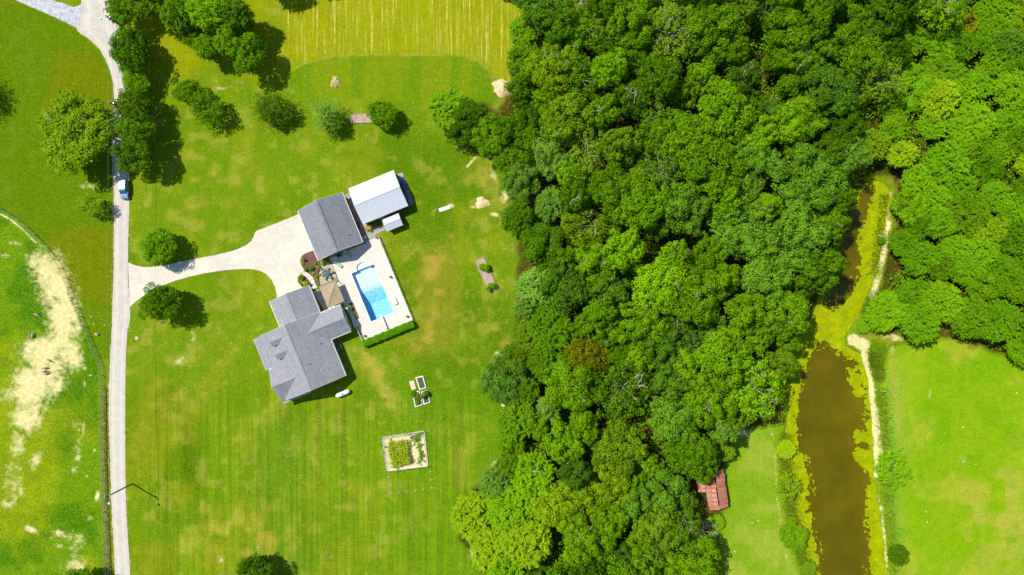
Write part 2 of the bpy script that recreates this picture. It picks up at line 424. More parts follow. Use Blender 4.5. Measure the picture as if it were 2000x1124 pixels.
dpas = sdf(PASTURE, X, Y); f = sst(1, -3, dpas); pasture = f
col = blend(col, C(100, 150, 14), f * .9); col = blend(col, C(58, 122, 8), f * sst(.5, .68, n2) * .8); col = blend(col, C(150, 170, 20), f * sst(.52, .7, n1) * .6)
f = sst(4, -12, sdf(RLAWN, X, Y)); col = blend(col, C(128, 178, 14), f * .95); col = blend(col, C(150, 186, 34), f * sst(.45, .62, n1) * .7); col = blend(col, C(170, 184, 56), f * sst(.46, .64, n2) * .6); col = blend(col, C(104, 168, 8), f * sst(.5, .7, vnoise(X, Y, 45, 51, 3)) * .6); col = blend(col, C(176, 180, 70), f * np.exp(-((X - 1960) / 80) ** 2 - ((Y - 1010) / 120) ** 2) * sst(.35, .6, n3) * .8)
col = blend(col, C(112, 178, 54), f * np.exp(-((X - 1745) / 20) ** 2) * sst(700, 740, Y) * .6)
col = blend(col, C(172, 176, 66), f * np.exp(-((X - (1748 + (Y - 760) * .12)) / 9) ** 2) * sst(940, 800, Y) * .55)
f = sst(4, -8, sdf(BLAWN, X, Y)); col = blend(col, C(124, 172, 28), f * .9); col = blend(col, C(158, 182, 66), f * sst(.48, .68, n2) * .65)
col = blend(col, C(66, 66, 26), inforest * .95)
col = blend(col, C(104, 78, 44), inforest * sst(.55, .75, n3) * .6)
# pond bed, bank
col = blend(col, C(160, 128, 14), sst(3, -4, dpond))
col = blend(col, C(128, 168, 22), np.exp(-((dpond - 10) / 7) ** 2) * sst(600, 660, Y) * .6)

# bare soil, sand and straw
dirt = np.zeros(X.shape)
def blob(cx, cy, rx, ry, amt=1.0, ang=0.0):
    global dirt
    ca, sa = math.cos(ang), math.sin(ang); dx = X - cx; dy = Y - cy
    q = ((dx * ca + dy * sa) / rx) ** 2 + ((-dx * sa + dy * ca) / ry) ** 2
    dirt = np.maximum(dirt, amt * np.exp(-q * 1.1))
def streak(pts, w, amt):
    global dirt
    dirt = np.maximum(dirt, amt * np.exp(-(linedist(pts, X, Y) / w) ** 2))
for b_ in ((112, 560, 26, 48, 1.05, -.35), (62, 512, 12, 26, .85, -.5), (120, 625, 34, 55, 1.05, -.3), (85, 690, 55, 42, 1.0, .0), (140, 690, 25, 40, .95, -.3),
           (60, 755, 50, 45, 1.05, .4), (105, 745, 32, 36, .9, 0), (50, 815, 40, 34, .95, .5), (55, 685, 14, 10, .9, 0), (35, 870, 22, 40, .62, .2), (20, 930, 18, 40, .6, .2),
           (68, 900, 14, 30, .62, .5), (163, 840, 5, 16, .8, .1), (150, 895, 12, 8, .75, -.6), (143, 918, 6, 5, .7, 0), (60, 1035, 20, 9, .75, .5), (120, 1045, 22, 12, .72, .5),
           (155, 1050, 20, 16, .55, .3), (150, 1105, 45, 18, .62, -.1), (190, 970, 6, 14, 1.0, .1), (15, 985, 20, 14, .72, 0), (40, 960, 14, 22, .6, 0), (175, 1012, 10, 8, .7, 0), (115, 1065, 14, 10, .6, 0),
           (20, 770, 40, 22, .6, 0), (185, 880, 4, 4, .8, 0), (170, 930, 5, 4, .75, 0), (187, 940, 3, 3, .8, 0), (165, 720, 7, 4, .7, 0), (175, 733, 10, 4, .7, 0), (165, 750, 5, 9, .75, 0),
           (30, 475, 22, 7, .6, .2), (10, 500, 14, 8, .55, 0),
           (378, 656, 14, 18, .55, .2), (352, 705, 22, 14, .52, 0), (432, 172, 18, 8, .62, .2), (465, 160, 14, 6, .5, 0), (165, 365, 24, 12, .55, 0), (330, 92, 12, 7, .4, 0),
           (990, 385, 16, 18, .75, .5), (965, 345, 10, 24, .55, -.4), (980, 300, 12, 10, .7, 0), (968, 420, 16, 6, .8, .2), (925, 405, 9, 5, .5, 0), (850, 412, 7, 10, .5, 0), (880, 402, 9, 6, .8, 0),
           (985, 800, 9, 26, .95, 0), (995, 870, 9, 24, .8, -.1), (925, 975, 22, 9, .8, -.7), (975, 690, 14, 10, .6, -.4), (965, 905, 26, 7, .45, -.9), (925, 1085, 14, 22, .6, -.4),
           (755, 760, 12, 8, .55, .3), (750, 775, 6, 12, .5, 0), (745, 826, 16, 5, .48, 0), (1437, 838, 20, 12, 1.0, 0), (1445, 845, 22, 9, .9, 0),
           (1682, 672, 18, 12, 1.6, .5), (1668, 664, 13, 12, 1.6, .3), (1690, 690, 9, 14, 1.4, .2), (1745, 660, 34, 8, .75, .15), (1712, 980, 8, 20, 1.0, -.1), (1720, 995, 8, 9, .95, 0), (1740, 680, 10, 26, .55, 0),
           (1815, 770, 7, 12, .5, 0), (1880, 900, 20, 14, .4, 0), (1735, 390, 9, 30, .75, .05), (1733, 440, 10, 26, .95, .1), (1725, 500, 8, 40, 1.0, .2), (1710, 560, 9, 28, .95, .35),
           (480, 1098, 16, 9, .55, 0), (430, 1092, 14, 12, .5, 0), (505, 1070, 22, 8, .42, 0), (1800, 210, 26, 12, .6, 0), (1675, 220, 14, 16, .7, 0)):
    blob(*b_)
streak([(0, 418), (22, 430), (48, 452), (70, 474)], 2.4, 1.0)
streak([(100, 528), (118, 560), (138, 600), (152, 640)], 9, .85)
streak([(92, 520), (112, 570), (125, 640), (112, 700), (75, 750), (60, 780)], 46, .76)
streak([(62, 505), (80, 540), (100, 590)], 18, .6)
streak([(30, 850), (35, 920), (20, 980)], 22, .46)
streak([(110, 1040), (150, 1060), (150, 1110)], 26, .44)
streak([(150, 830), (150, 920)], 16, .4)
streak([(935, 300), (925, 312), (912, 326)], 2.6, .7)
streak([(1688, 694), (1700, 740), (1706, 800), (1711, 860), (1713, 930)], 6.0, 1.15)
streak([(1712, 800), (1718, 860), (1720, 890)], 6, .85)
streak([(1722, 1000), (1728, 1050), (1735, 1124)], 3.6, .75)
streak([(1508, 840), (1514, 900), (1518, 960), (1522, 1000), (1528, 1050), (1536, 1090)], 3.2, .52)
streak([(1530, 845), (1530, 880)], 1.6, .7)
for yy in range(745, 905, 17):                     # washed gullies running down the bank
    streak([(1708 + (yy - 745) * .06, yy), (1728 + (yy - 745) * .06, yy + random.Random(yy).uniform(-4, 4))], 1.5, .62)
streak([(224, 400), (219, 520), (216, 640), (211, 780), (211, 900), (216, 1010), (223, 1124)], 1.8, .5)
streak([(256, 400), (255, 500)], 1.5, .45); streak([(248, 640), (247, 800), (248, 960), (257, 1124)], 1.6, .45)
dirt = np.clip(dirt * (.55 + .9 * vnoise(X, Y, 14, 41, 3)), 0, 1.2)

# how strongly mower tracks show, and along which way they run
stripe = sst(270, 300, X) * sst(960, 900, X) * sst(700, 820, Y) * .8 + .22
stripe = np.where(pasture > .5, .0, stripe); stripe = np.where(X > 1100, .12, stripe); stripe *= (1 - inforest)
fleck = sst(.42, .66, vnoise(X, Y, 95, 21, 3)) * .9                      # where pale clover flecks and thatch show
fleck = np.maximum(fleck * .8, pasture * .45); fleck = np.where(inforest > .3, 0, fleck); fleck *= 1 - .8 * sst(2, -2, sdf(NWFIELD, X, Y))

verts = np.stack([XX, YY, Z], -1).reshape(-1, 3)
idx = np.arange(nx * ny).reshape(ny, nx)
quads = np.stack([idx[:-1, :-1], idx[:-1, 1:], idx[1:, 1:], idx[1:, :-1]], -1).reshape(-1, 4)
me = bpy.data.meshes.new('ground')
me.vertices.add(len(verts)); me.vertices.foreach_set('co', verts.reshape(-1).astype(np.float32))
me.loops.add(quads.size); me.loops.foreach_set('vertex_index', quads.reshape(-1).astype(np.int32))
me.polygons.add(len(quads)); me.polygons.foreach_set('loop_start', np.arange(0, quads.size, 4, dtype=np.int32))
me.update(calc_edges=True)
me.polygons.foreach_set('use_smooth', [True] * len(quads))
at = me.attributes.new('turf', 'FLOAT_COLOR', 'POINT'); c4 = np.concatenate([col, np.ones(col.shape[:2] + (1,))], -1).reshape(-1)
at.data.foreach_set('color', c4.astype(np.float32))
for nm, arr in (('bare', dirt), ('hay', hay), ('stripe', stripe), ('fleck', fleck), ('pasture', pasture), ('litter', inforest)):
    a_ = me.attributes.new(nm, 'FLOAT', 'POINT'); a_.data.foreach_set('value', arr.reshape(-1).astype(np.float32))

t = NT('turf_and_soil'); b = t.b; b.inputs['Roughness'].default_value = .95; b.inputs['Specular IOR Level'].default_value = .02
v = t.coord('Object')
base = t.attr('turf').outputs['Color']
fine = t.noise(v, 2.6, 5, .65); med = t.noise(v, .55, 4, .6); grain = t.noise(v, 9.0, 2, .6)
# light and dark of blades and tufts
k = t.math('ADD', t.mapr(fine, .3, .7, -.27, .27), t.math('ADD', t.mapr(grain, .3, .7, -.2, .2), t.mapr(med, .3, .7, -.10, .10)))
pas = t.attr('pasture').outputs['Fac']
k = t.math('MULTIPLY', k, t.math('ADD', 1.0, t.math('MULTIPLY', pas, .7)))
k = t.math('ADD', k, 1.0)
# mower tracks
vx = t.mapping(v, (1.0, .03, .0), (0, 0, R(2)))
st = t.mapr(t.noise(vx, 1.0, 4, .7), .3, .7, -.3, .3)
k = t.math('ADD', k, t.math('MULTIPLY', st, t.attr('stripe').outputs['Fac']))
kk = t.new('ShaderNodeCombineColor'); [t.lk(k, kk.inputs[i]) for i in range(3)]
c = t.mix(1.0, base, kk.outputs[0], 'MULTIPLY')
# yellowed blades
c = t.mix(t.math('MULTIPLY', t.mapr(t.noise(v, 1.3, 4, .7), .5, .72, 0, 1), .42), c, srgb(146, 138, 14))
# pale clover flecks and thatch
fl = t.math('MULTIPLY', t.mapr(t.noise(v, 1.15, 8, .78), .55, .64, 0, 1), t.attr('fleck').outputs['Fac'])
c = t.mix(t.math('MULTIPLY', fl, .5), c, srgb(184, 176, 76))
# straw lines left by the hay rake
vh = t.mapping(v, (1.9, .055, 0), (0, 0, R(-3)))
hs = t.math('MULTIPLY', t.mapr(t.noise(vh, 1.0, 5, .75), .52, .66, 0, 1), t.attr('hay').outputs['Fac'])
hs = t.math('MULTIPLY', hs, t.mapr(t.noise(v, .7, 5, .75), .34, .56, 0, 1))
c = t.mix(t.math('MULTIPLY', hs, .85), c, srgb(222, 202, 104))
# bare soil breaking through
dn = t.math('ADD', t.math('MULTIPLY', t.math('SUBTRACT', t.noise(v, .9, 6, .7), .5), 1.35), t.math('MULTIPLY', t.math('SUBTRACT', t.noise(v, 4.5, 3, .7), .5), .5))
da = t.attr('bare').outputs['Fac']
df = t.mapr(t.math('ADD', da, dn), .36, .84, 0, 1)
df = t.math('MULTIPLY', df, t.mapr(da, .03, .25, 0, 1))
sand = t.mix(t.mapr(t.noise(v, 1.2, 5, .7), .35, .7, 0, 1), srgb(234, 219, 164), srgb(200, 182, 108))
c = t.mix(t.math('MULTIPLY', df, .92), c, sand)
t.lk(c, b.inputs['Base Color'])
t.bump(t.math('ADD', fine, t.math('MULTIPLY', grain, .5)), .55, .12)
ground = link('ground', me, t.m); tag(ground, 'mown lawns, pasture and woodland floor around the house', kind='structure')

# ================================================================== water of the pond and algae on it
WL = -0.32
big = [G(x, y) for x, y in [(1500, 330), (1775, 330), (1775, 1260), (1500, 1260)]]
t = NT('murky_pond_water'); b = t.b; v = t.coord('Object')
cc = t.mix(t.mapr(t.noise(v, .10, 4, .6), .35, .65, 0, 1), srgb(92, 92, 0), srgb(118, 112, 0))
cc = t.mix(t.mapr(t.noise(v, .5, 5, .65), .52, .75, 0, .5), cc, srgb(86, 90, 4))
t.lk(cc, b.inputs['Base Color']); b.inputs['Roughness'].default_value = .08; b.inputs['Specular IOR Level'].default_value = .5
t.bump(t.noise(v, 1.4, 2), .05, .05)
tp = t.new('ShaderNodeBsdfTransparent'); mx = t.new('ShaderNodeMixShader'); mx.inputs[0].default_value = .5
t.lk(b.outputs[0], mx.inputs[1]); t.lk(tp.outputs[0], mx.inputs[2]); t.lk(mx.outputs[0], t.out.inputs['Surface'])
va = t.new('ShaderNodeVolumeAbsorption'); va.inputs['Color'].default_value = (.7, .66, .1, 1); va.inputs['Density'].default_value = .7; t.lk(va.outputs[0], t.out.inputs['Volume'])
tag(MB().prism(big, -2.6, WL).build('pond_water', t.m), 'murky olive brown pond water', kind='structure')

ax_ = np.arange(1520, 1760, 1.25); ay_ = np.arange(345, 1200, 1.25); AX, AY = np.meshgrid(ax_, ay_)
pd = sdf(POND, AX, AY)
open_low = [(1588, 690), (1602, 668), (1650, 690), (1678, 705), (1690, 760), (1697, 830), (1700, 1100), (1704, 1250), (1598, 1250), (1602, 1124), (1590, 1060), (1578, 1000), (1582, 950), (1570, 900), (1556, 860), (1560, 800), (1566, 750), (1574, 715)]
open_up = [(1690, 360), (1706, 362), (1700, 395), (1690, 420), (1680, 470), (1684, 505), (1676, 545), (1655, 590), (1632, 608), (1612, 596), (1606, 570), (1630, 510), (1660, 420)]
cover = np.minimum(sdf(open_low, AX, AY), sdf(open_up, AX, AY))
right_mats = [(1688, 854, 16, 11), (1690, 888, 15, 12), (1694, 905, 10, 10), (1700, 960, 12, 14), (1706, 1000, 16, 34), (1712, 1055, 14, 30), (1718, 1100, 15, 34), (1674, 745, 14, 16), (1682, 765, 12, 12), (1664, 722, 9, 5)]
mm = np.full(AX.shape, 60.0)
for mx_, my_, rx, ry in right_mats:
    mm = np.minimum(mm, (np.sqrt(((AX - mx_) / rx) ** 2 + ((AY - my_) / ry) ** 2) - 1) * min(rx, ry))
dens = np.maximum(cover, -mm) + (vnoise(AX, AY, 18, 31, 4) - .5) * 22 + (vnoise(AX, AY, 4.5, 33, 2) - .5) * 12
fl_ = (vnoise(AX, AY, 5, 35, 3) > .66) & (vnoise(AX, AY, 40, 36, 2) > .5) & (cover > -14)
keep = ((dens > 0) | fl_) & (pd < 3)
kx = AX[keep]; ky = AY[keep]
w_ = 1.25 / 2 * S
cx_ = (kx - 1000) * S; cy_ = (562 - ky) * S; rz_ = np.random.RandomState(4).uniform(.7, 1.5, len(kx)) * w_; zz_ = WL + .006 + np.random.RandomState(3).uniform(0, .03, len(kx))
Q = np.stack([np.stack([cx_ + sx * rz_, cy_ + sy * rz_, zz_], -1) for sx, sy in ((-1, -1), (1, -1), (1, 1), (-1, 1))], 1)
m_ = leaf_mat('pond_algae', srgb(130, 144, 0), srgb(188, 192, 6), 0, .5, .7)
tag(link('floating_algae', quad_mesh('floating_algae', Q), m_), 'yellow green algae mats floating along the pond edges', 'algae', kind='stuff')

# ================================================================== road, gravel track
def strip(name, Lp, Rp, z, m, n=160):
    Lp = smooth_line(Lp, 3); Rp = smooth_line(Rp, 3)
    def resample(P, n):
        P = np.array(P); d = np.concatenate([[0], np.cumsum(np.hypot(*np.diff(P, axis=0).T))]); tt = np.linspace(0, d[-1], n)
        return np.stack([np.interp(tt, d, P[:, 0]), np.interp(tt, d, P[:, 1])], -1), d[-1]
    A, dl = resample(Lp, n); B, _ = resample(Rp, n); rs = np.random.RandomState(2)
    A = A + rs.normal(0, .35, A.shape) * [1, .3]; B = B + rs.normal(0, .35, B.shape) * [1, .3]
    k = 8; vs_ = []; uv = []
    for i in range(n):
        for j in range(k + 1):
            p = A[i] + (B[i] - A[i]) * j / k; q = G(p[0], p[1], z + .03 * math.sin(math.pi * j / k)); vs_.append(q); uv.append((j / k, i / n * dl * S))
    fs = [(i * (k + 1) + j, (i + 1) * (k + 1) + j, (i + 1) * (k + 1) + j + 1, i * (k + 1) + j + 1) for i in range(n - 1) for j in range(k)]
    nb = len(vs_)
    for i in range(n): vs_.append(G(A[i][0] - .5, A[i][1], -.08)); uv.append((0, i / n * dl * S))
    for i in range(n): vs_.append(G(B[i][0] + .5, B[i][1], -.08)); uv.append((1, i / n * dl * S))
    for i in range(n - 1):
        fs.append((nb + i, nb + i + 1, (i + 1) * (k + 1), i * (k + 1)))
        fs.append((i * (k + 1) + k, (i + 1) * (k + 1) + k, nb + n + i + 1, nb + n + i))
    me = bpy.data.meshes.new(name); me.from_pydata(vs_, [], fs); me.update()
    ul = me.uv_layers.new(name='UVMap'); vi = np.zeros(len(me.loops), np.int32); me.loops.foreach_get('vertex_index', vi)
    ul.data.foreach_set('uv', np.array(uv, np.float32)[vi].reshape(-1))
    return link(name, me, m)
t = NT('worn_pale_asphalt'); b = t.b; b.inputs['Roughness'].default_value = .9; b.inputs['Specular IOR Level'].default_value = .15
uvn = t.coord('UV'); v = t.coord('Object'); sp = t.new('ShaderNodeSeparateXYZ'); t.lk(uvn, sp.inputs[0])
cc = t.mix(t.mapr(t.noise(v, .6, 5, .65), .3, .7, 0, 1), srgb(202, 192, 178), srgb(184, 174, 160))
tr = t.math('ABSOLUTE', t.math('SUBTRACT', t.math('ABSOLUTE', t.math('SUBTRACT', sp.outputs[0], .5)), .24))
cc = t.mix(t.math('MULTIPLY', t.mapr(tr, .0, .14, 1, 0), .45), cc, srgb(212, 206, 194))       # paler wheel tracks
cc = t.mix(t.mapr(t.math('ABSOLUTE', t.math('SUBTRACT', sp.outputs[0], .5)), .44, .5, 0, .5), cc, srgb(206, 190, 150))  # dusty edges
cr = t.new('ShaderNodeTexVoronoi', feature='DISTANCE_TO_EDGE'); cr.inputs['Scale'].default_value = .22
t.lk(t.mapping(v, (1, .45, 1)), cr.inputs['Vector'])
cc = t.mix(t.mapr(cr.outputs['Distance'], 0, .012, .22, 0), cc, srgb(120, 112, 104))
t.lk(cc, b.inputs['Base Color']); t.bump(t.noise(v, 14, 3), .3, .02); M['asphalt'] = t.m
road = strip('road', [(228, 1260), (225, 1124), (218.5, 1000), (215, 900), (213, 790), (215.5, 700), (218, 650), (219.5, 600), (222, 515), (222.5, 450), (222.5, 400), (222, 330), (222, 250), (222, 175), (215, 140), (197, 100), (172, 75), (150, 57), (158, 15), (158, -30), (150, -120)],
             [(258, 1260), (254.5, 1124), (247, 1000), (245, 900), (244.5, 790), (246, 700), (248.5, 650), (254, 625), (254, 600), (251, 560), (250, 515), (251, 450), (252.5, 400), (252, 340), (250, 250), (248, 200), (243, 165), (239, 130), (236, 90), (232, 50), (224, 20), (208, -8), (196, -120)], .035, M['asphalt'], 330)
tag(road, 'narrow pale asphalt lane bending past the gravel track', kind='structure')
gt = strip('gravel_track', [(-90, -62), (30, 0), (87, 25), (122, 41), (146, 53), (152, 55)], [(-60, -75), (100, -1), (120, 5), (142, 14), (158, 10), (163, 6)], .055, M['gravel'], 60)
tag(gt, 'grey gravel track joining the lane', kind='structure')

# ================================================================== concrete slabs: driveway, pool deck, walks
def clip(poly, a, b, c):
    """keep the side a*x+b*y<=c"""
    out = []
    for i in range(len(poly)):
        p, q = poly[i], poly[(i + 1) % len(poly)]
        dp = a * p[0] + b * p[1] - c; dq = a * q[0] + b * q[1] - c
        if dp <= 0: out.append(p)
        if (dp < 0) != (dq < 0) and dp != dq:
            tt = dp / (dp - dq); out.append((p[0] + (q[0] - p[0]) * tt, p[1] + (q[1] - p[1]) * tt))
    return out
def area(p): return abs(sum(p[i][0] * p[(i + 1) % len(p)][1] - p[(i + 1) % len(p)][0] * p[i][1] for i in range(len(p)))) / 2
def paving(parent, polys, ang, sx, sy, m, z, gap=.22, name='slab', thick=.12, ox=0, oy=0, jit=0.0):
    """cut polygons (photo pixels) into slabs on a turned grid, each slab an object of its own"""
    ca, sa = math.cos(ang), math.sin(ang); rs = random.Random(5)
    for poly in polys:
        loc = [((x * ca + y * sa), (-x * sa + y * ca)) for x, y in poly]
        x0 = min(p[0] for p in loc); x1 = max(p[0] for p in loc); y0 = min(p[1] for p in loc); y1 = max(p[1] for p in loc)
        i = math.floor((x0 - ox) / sx)
        while ox + i * sx < x1:
            j = math.floor((y0 - oy) / sy)
            while oy + j * sy < y1:
                c = loc
                for a_, b_, d_ in ((-1, 0, -(ox + i * sx + gap)), (1, 0, ox + (i + 1) * sx - gap), (0, -1, -(oy + j * sy + gap)), (0, 1, oy + (j + 1) * sy - gap)):
                    c = clip(c, a_, b_, d_) if len(c) > 2 else []
                if len(c) > 2 and area(c) > 3:
                    w = [G(p[0] * ca - p[1] * sa, p[0] * sa + p[1] * ca) for p in c]
                    cx = sum(p.x for p in w) / len(w); cy = sum(p.y for p in w) / len(w)
                    MB().prism([(p.x - cx, p.y - cy) for p in w], -thick, 0).build(name, m, parent, (cx, cy, z + rs.uniform(-jit, jit)))
                j += 1
            i += 1
DRIVE = [(250.5, 513), (262, 518), (278, 522), (300, 522), (330, 517), (375, 507), (420, 499), (460, 489), (480, 480), (491, 471), (496, 462), (498, 455), (502, 451), (540, 436.5), (588, 417),
         (622, 497), (612, 490), (600, 494), (591, 499), (587, 507), (587, 515), (590, 522), (595, 528), (588, 535), (581, 542), (582, 552), (590, 560), (606, 562), (606, 570),
         (545, 596), (541, 578), (538, 562), (531, 547), (521, 536), (508, 529.5), (495, 526.5), (480, 525.5), (440, 528), (400, 534), (370, 541), (340, 549.5), (310, 561), (290, 572), (275, 582), (262, 592), (254, 601)]
drive = MB().prism([G(*p) for p in DRIVE], -.1, .042).build('driveway', M['joint']); tag(drive, 'pale concrete driveway from the lane to the garage', kind='structure')
_rj = random.Random(6)
_D = smooth_line(DRIVE + [DRIVE[0]], 1e9)[:-1]
DRIVE2 = []
for p_, q_ in zip(_D, _D[1:] + _D[:1]):
    n_ = max(1, int(math.dist(p_, q_) / 3.2))
    for k_ in range(n_): DRIVE2.append((p_[0] + (q_[0] - p_[0]) * k_ / n_ + _rj.uniform(-.45, .45), p_[1] + (q_[1] - p_[1]) * k_ / n_ + _rj.uniform(-.45, .45)))
paving(drive, [DRIVE2], -ROT, 44, 36, M['concrete'], .05, gap=.13, thick=.15, ox=6, oy=4)
walk = bpy.data.objects.new('garden_walk', None); COL.objects.link(walk); tag(walk, 'narrow concrete walk between the planting beds', kind='structure')
paving(walk, [[(595, 528.5), (603, 535), (611, 542), (616, 555), (620, 562), (609, 566), (607, 556), (603, 547), (596, 539.5), (588.5, 536)]], -ROT, 200, 9, M['concrete'], .054, thick=.15)
deck = bpy.data.objects.new('pool_deck', None); COL.objects.link(deck); tag(deck, 'pale concrete deck around the swimming pool', kind='structure')
stepc, stepr = 25, 11.5
arc = [(stepc + stepr * math.cos(q), -stepr * math.sin(q)) for q in [math.pi * k / 14 for k in range(15)]]     # right end to left end
arc = [(a_, min(b_, 0)) for a_, b_ in arc]
DECKP = [[PA(-26, -43), PA(0, -43), PA(0, 131), PA(-26, 131)], [PA(PW, -46), PA(77, -46), PA(77, 131), PA(PW, 131)],
         [PA(0, PL), PA(PW, PL), PA(PW, 131), PA(0, 131)], [PA(0, -43), PA(PW, -43), PA(PW, 0)] + [PA(*q) for q in arc] + [PA(0, 0)]]
for q_ in DECKP[:3]: MB().prism([G(*p) for p in q_], -.1, .05).build('joint_bed', M['joint'], deck)
MB().prism([G(*p) for p in DECKP[3]], -.1, .05).build('joint_bed', M['joint'], deck)
paving(deck, DECKP, -ROT, 26, 24, M['deck'], .06, gap=.13, thick=.2, ox=POOL_O[0] * math.cos(ROT) - POOL_O[1] * math.sin(ROT), oy=POOL_O[0] * math.sin(ROT) + POOL_O[1] * math.cos(ROT) + 3)
yard = bpy.data.objects.new('service_yard', None); COL.objects.link(yard); tag(yard, 'weathered concrete strip between garage and metal barn', kind='structure')
paving(yard, [[(674, 381), (686, 376), (719, 447), (756, 434), (762, 446), (733, 458), (738, 463), (712, 474)]], -ROT, 15, 12, M['oldconc'], .03, gap=.15, thick=.12)
apron = bpy.data.objects.new('barn_apron', None); COL.objects.link(apron); tag(apron, 'thin concrete slab along the end of the metal barn', kind='structure')
paving(apron, [[(776, 340), (786, 337), (808, 395), (800, 402)]], -ROT, 14, 20, M['oldconc'], .03, gap=.15, thick=.12)
patio = bpy.data.objects.new('patio', None); COL.objects.link(patio); tag(patio, 'tan flagstone patio by the planting bed', kind='structure')
paving(patio, [[(630, 509), (650, 516), (657, 538), (655, 546), (627, 558), (624, 548), (624, 535), (626, 524)]], -ROT, 6.2, 5.2, M['flag'], .05, gap=.16, name='flagstone', thick=.1, jit=.006)
pst = bpy.data.objects.new('paver_band', None); COL.objects.link(pst); tag(pst, 'grey paver band edging the patio', kind='structure')
paving(pst, [[(649, 515), (652.5, 514), (664, 545), (662, 549.5), (625.5, 564), (624, 559.5), (656, 547), (658, 538)]], -ROT, 4.6, 4.6, M['greystrip'], .058, gap=.14, name='paver', thick=.1, jit=.004)
gpad = bpy.data.objects.new('canopy_floor', None); COL.objects.link(gpad); tag(gpad, 'concrete floor under the tan canopy', kind='structure')
paving(gpad, [[(624, 566), (663, 550.5), (684, 600), (689, 612), (702, 637), (692, 641), (683, 614), (668, 596), (640, 606), (636, 612), (612, 570)]], -ROT, 18, 16, M['deck'], .045, gap=.15, thick=.12)

# ================================================================== planting beds (soil mounds)
def flat_poly(name, pts, z0, z1, m, label):
    o = MB().prism([G(*p) for p in pts], z0, z1).build(name, m); return tag(o, label, kind='structure')
BED1 = smooth_line([(611, 490), (600, 494), (591, 499), (587.5, 507), (588, 515), (595, 527), (604, 534), (612, 541), (617, 553), (620, 560), (623.5, 555), (624, 537), (626, 523), (631, 508), (622, 497)], 3)
flat_poly('planting_bed', BED1, -.1, .07, M['mulch'], 'brown mulch bed beside the garage')
flat_poly('planting_bed', smooth_line([(581.5, 543), (587, 537.5), (595, 539.5), (603, 547), (608.5, 557), (607, 566), (596, 566), (585, 556)], 3), -.1, .07, M['mulch'], 'mulch bed at the house corner')
flat_poly('planting_bed', [(682, 593), (689, 590), (702, 622), (696, 626)], -.1, .07, M['darksoil'], 'planting strip between house wing and pool deck')

# ================================================================== swimming pool
pool = thing('swimming_pool', 'rectangular blue swimming pool with semicircular entry steps', 'pool', G(*POOL_O), ROT)
def depth(b_): return -1.0 if b_ < 38 else (-1.0 - 1.25 * (b_ - 38) / 32 if b_ < 70 else -2.25)
t = NT('pool_liner'); b = t.b; b.inputs['Roughness'].default_value = .4; v = t.coord('Object')
sp = t.new('ShaderNodeSeparateXYZ'); t.lk(v, sp.inputs[0])
vo = t.new('ShaderNodeTexVoronoi'); vo.inputs['Scale'].default_value = 3.2; t.lk(v, vo.inputs['Vector'])
peb = t.mix(t.mapr(t.noise(v, 3.6, 4, .75), .38, .62, 0, 1), srgb(70, 188, 238), srgb(206, 240, 252))
isd = t.mapr(t.math('ADD', sp.outputs[1], t.math('MULTIPLY', t.math('SUBTRACT', t.noise(v, 4, 2), .5), .3)), -5.05, -5.35, 0, 1)
t.lk(t.mix(isd, srgb(206, 232, 246), peb), b.inputs['Base Color']); M['liner'] = t.m
M['linerwall'] = mat('pool_wall_liner', srgb(90, 196, 230), srgb(120, 210, 238), 4, .4)
fl = MB(); bs = list(np.linspace(0, PL, 27))
for b0, b1 in zip(bs[:-1], bs[1:]):
    fl.face([L(0, b1) + Vector((0, 0, depth(b1))), L(PW, b1) + Vector((0, 0, depth(b1))), L(PW, b0) + Vector((0, 0, depth(b0))), L(0, b0) + Vector((0, 0, depth(b0)))])
fl.build('pool_floor', M['liner'], pool)
top = .055
wl_ = MB()
for a_, flip in ((0, False), (PW, True)):
    for b0, b1 in zip(bs[:-1], bs[1:]):
        q = [L(a_, b0) + Vector((0, 0, top)), L(a_, b0) + Vector((0, 0, depth(b0))), L(a_, b1) + Vector((0, 0, depth(b1))), L(a_, b1) + Vector((0, 0, top))]
        wl_.face(q if not flip else q[::-1])
def vw(p, q, zb): wl_.face([L(*p) + Vector((0, 0, zb)), L(*q) + Vector((0, 0, zb)), L(*q) + Vector((0, 0, top)), L(*p) + Vector((0, 0, top))])
vw((0, PL), (PW, PL), -2.25); vw((stepc - stepr, 0), (0, 0), -1.0); vw((PW, 0), (stepc + stepr, 0), -1.0)
for p, q in zip(arc[:-1], arc[1:]): vw(p, q, -1.0)
wl_.build('pool_wall', M['linerwall'], pool)
for k, (rr, zt) in enumerate(((1.0, -.25), (.74, -.5), (.46, -.75))):
    pts = [(stepc + stepr * rr * math.cos(q), -stepr * math.sin(q) * rr) for q in [math.pi * i / 14 for i in range(15)]]
    outer = [(stepc + stepr * (rr + .001) * math.cos(math.pi * i / 14), -stepr * math.sin(math.pi * i / 14)) for i in range(15)]
    MB().prism([L(a_, b_) for a_, b_ in ([(stepc + stepr * math.cos(math.pi * i / 14) * .998, -stepr * .998 * math.sin(math.pi * i / 14)) for i in range(15)] if k == 0 else
               [(stepc + stepr * .998 * math.cos(math.pi * i / 14), -stepr * .998 * math.sin(math.pi * i / 14) + (1 - rr) * 6) for i in range(15)])], -1.0 - .02 * k, zt - 0.001 if k == 0 else -1.0 + .24 * (3 - k) - .3).build('entry_step', M['liner'], pool)
t = NT('pool_water'); t.n.remove(t.b)
tp = t.new('ShaderNodeBsdfTransparent'); gl = t.new('ShaderNodeBsdfGlossy'); gl.inputs['Roughness'].default_value = .06
fr = t.new('ShaderNodeFresnel'); fr.inputs['IOR'].default_value = 1.33
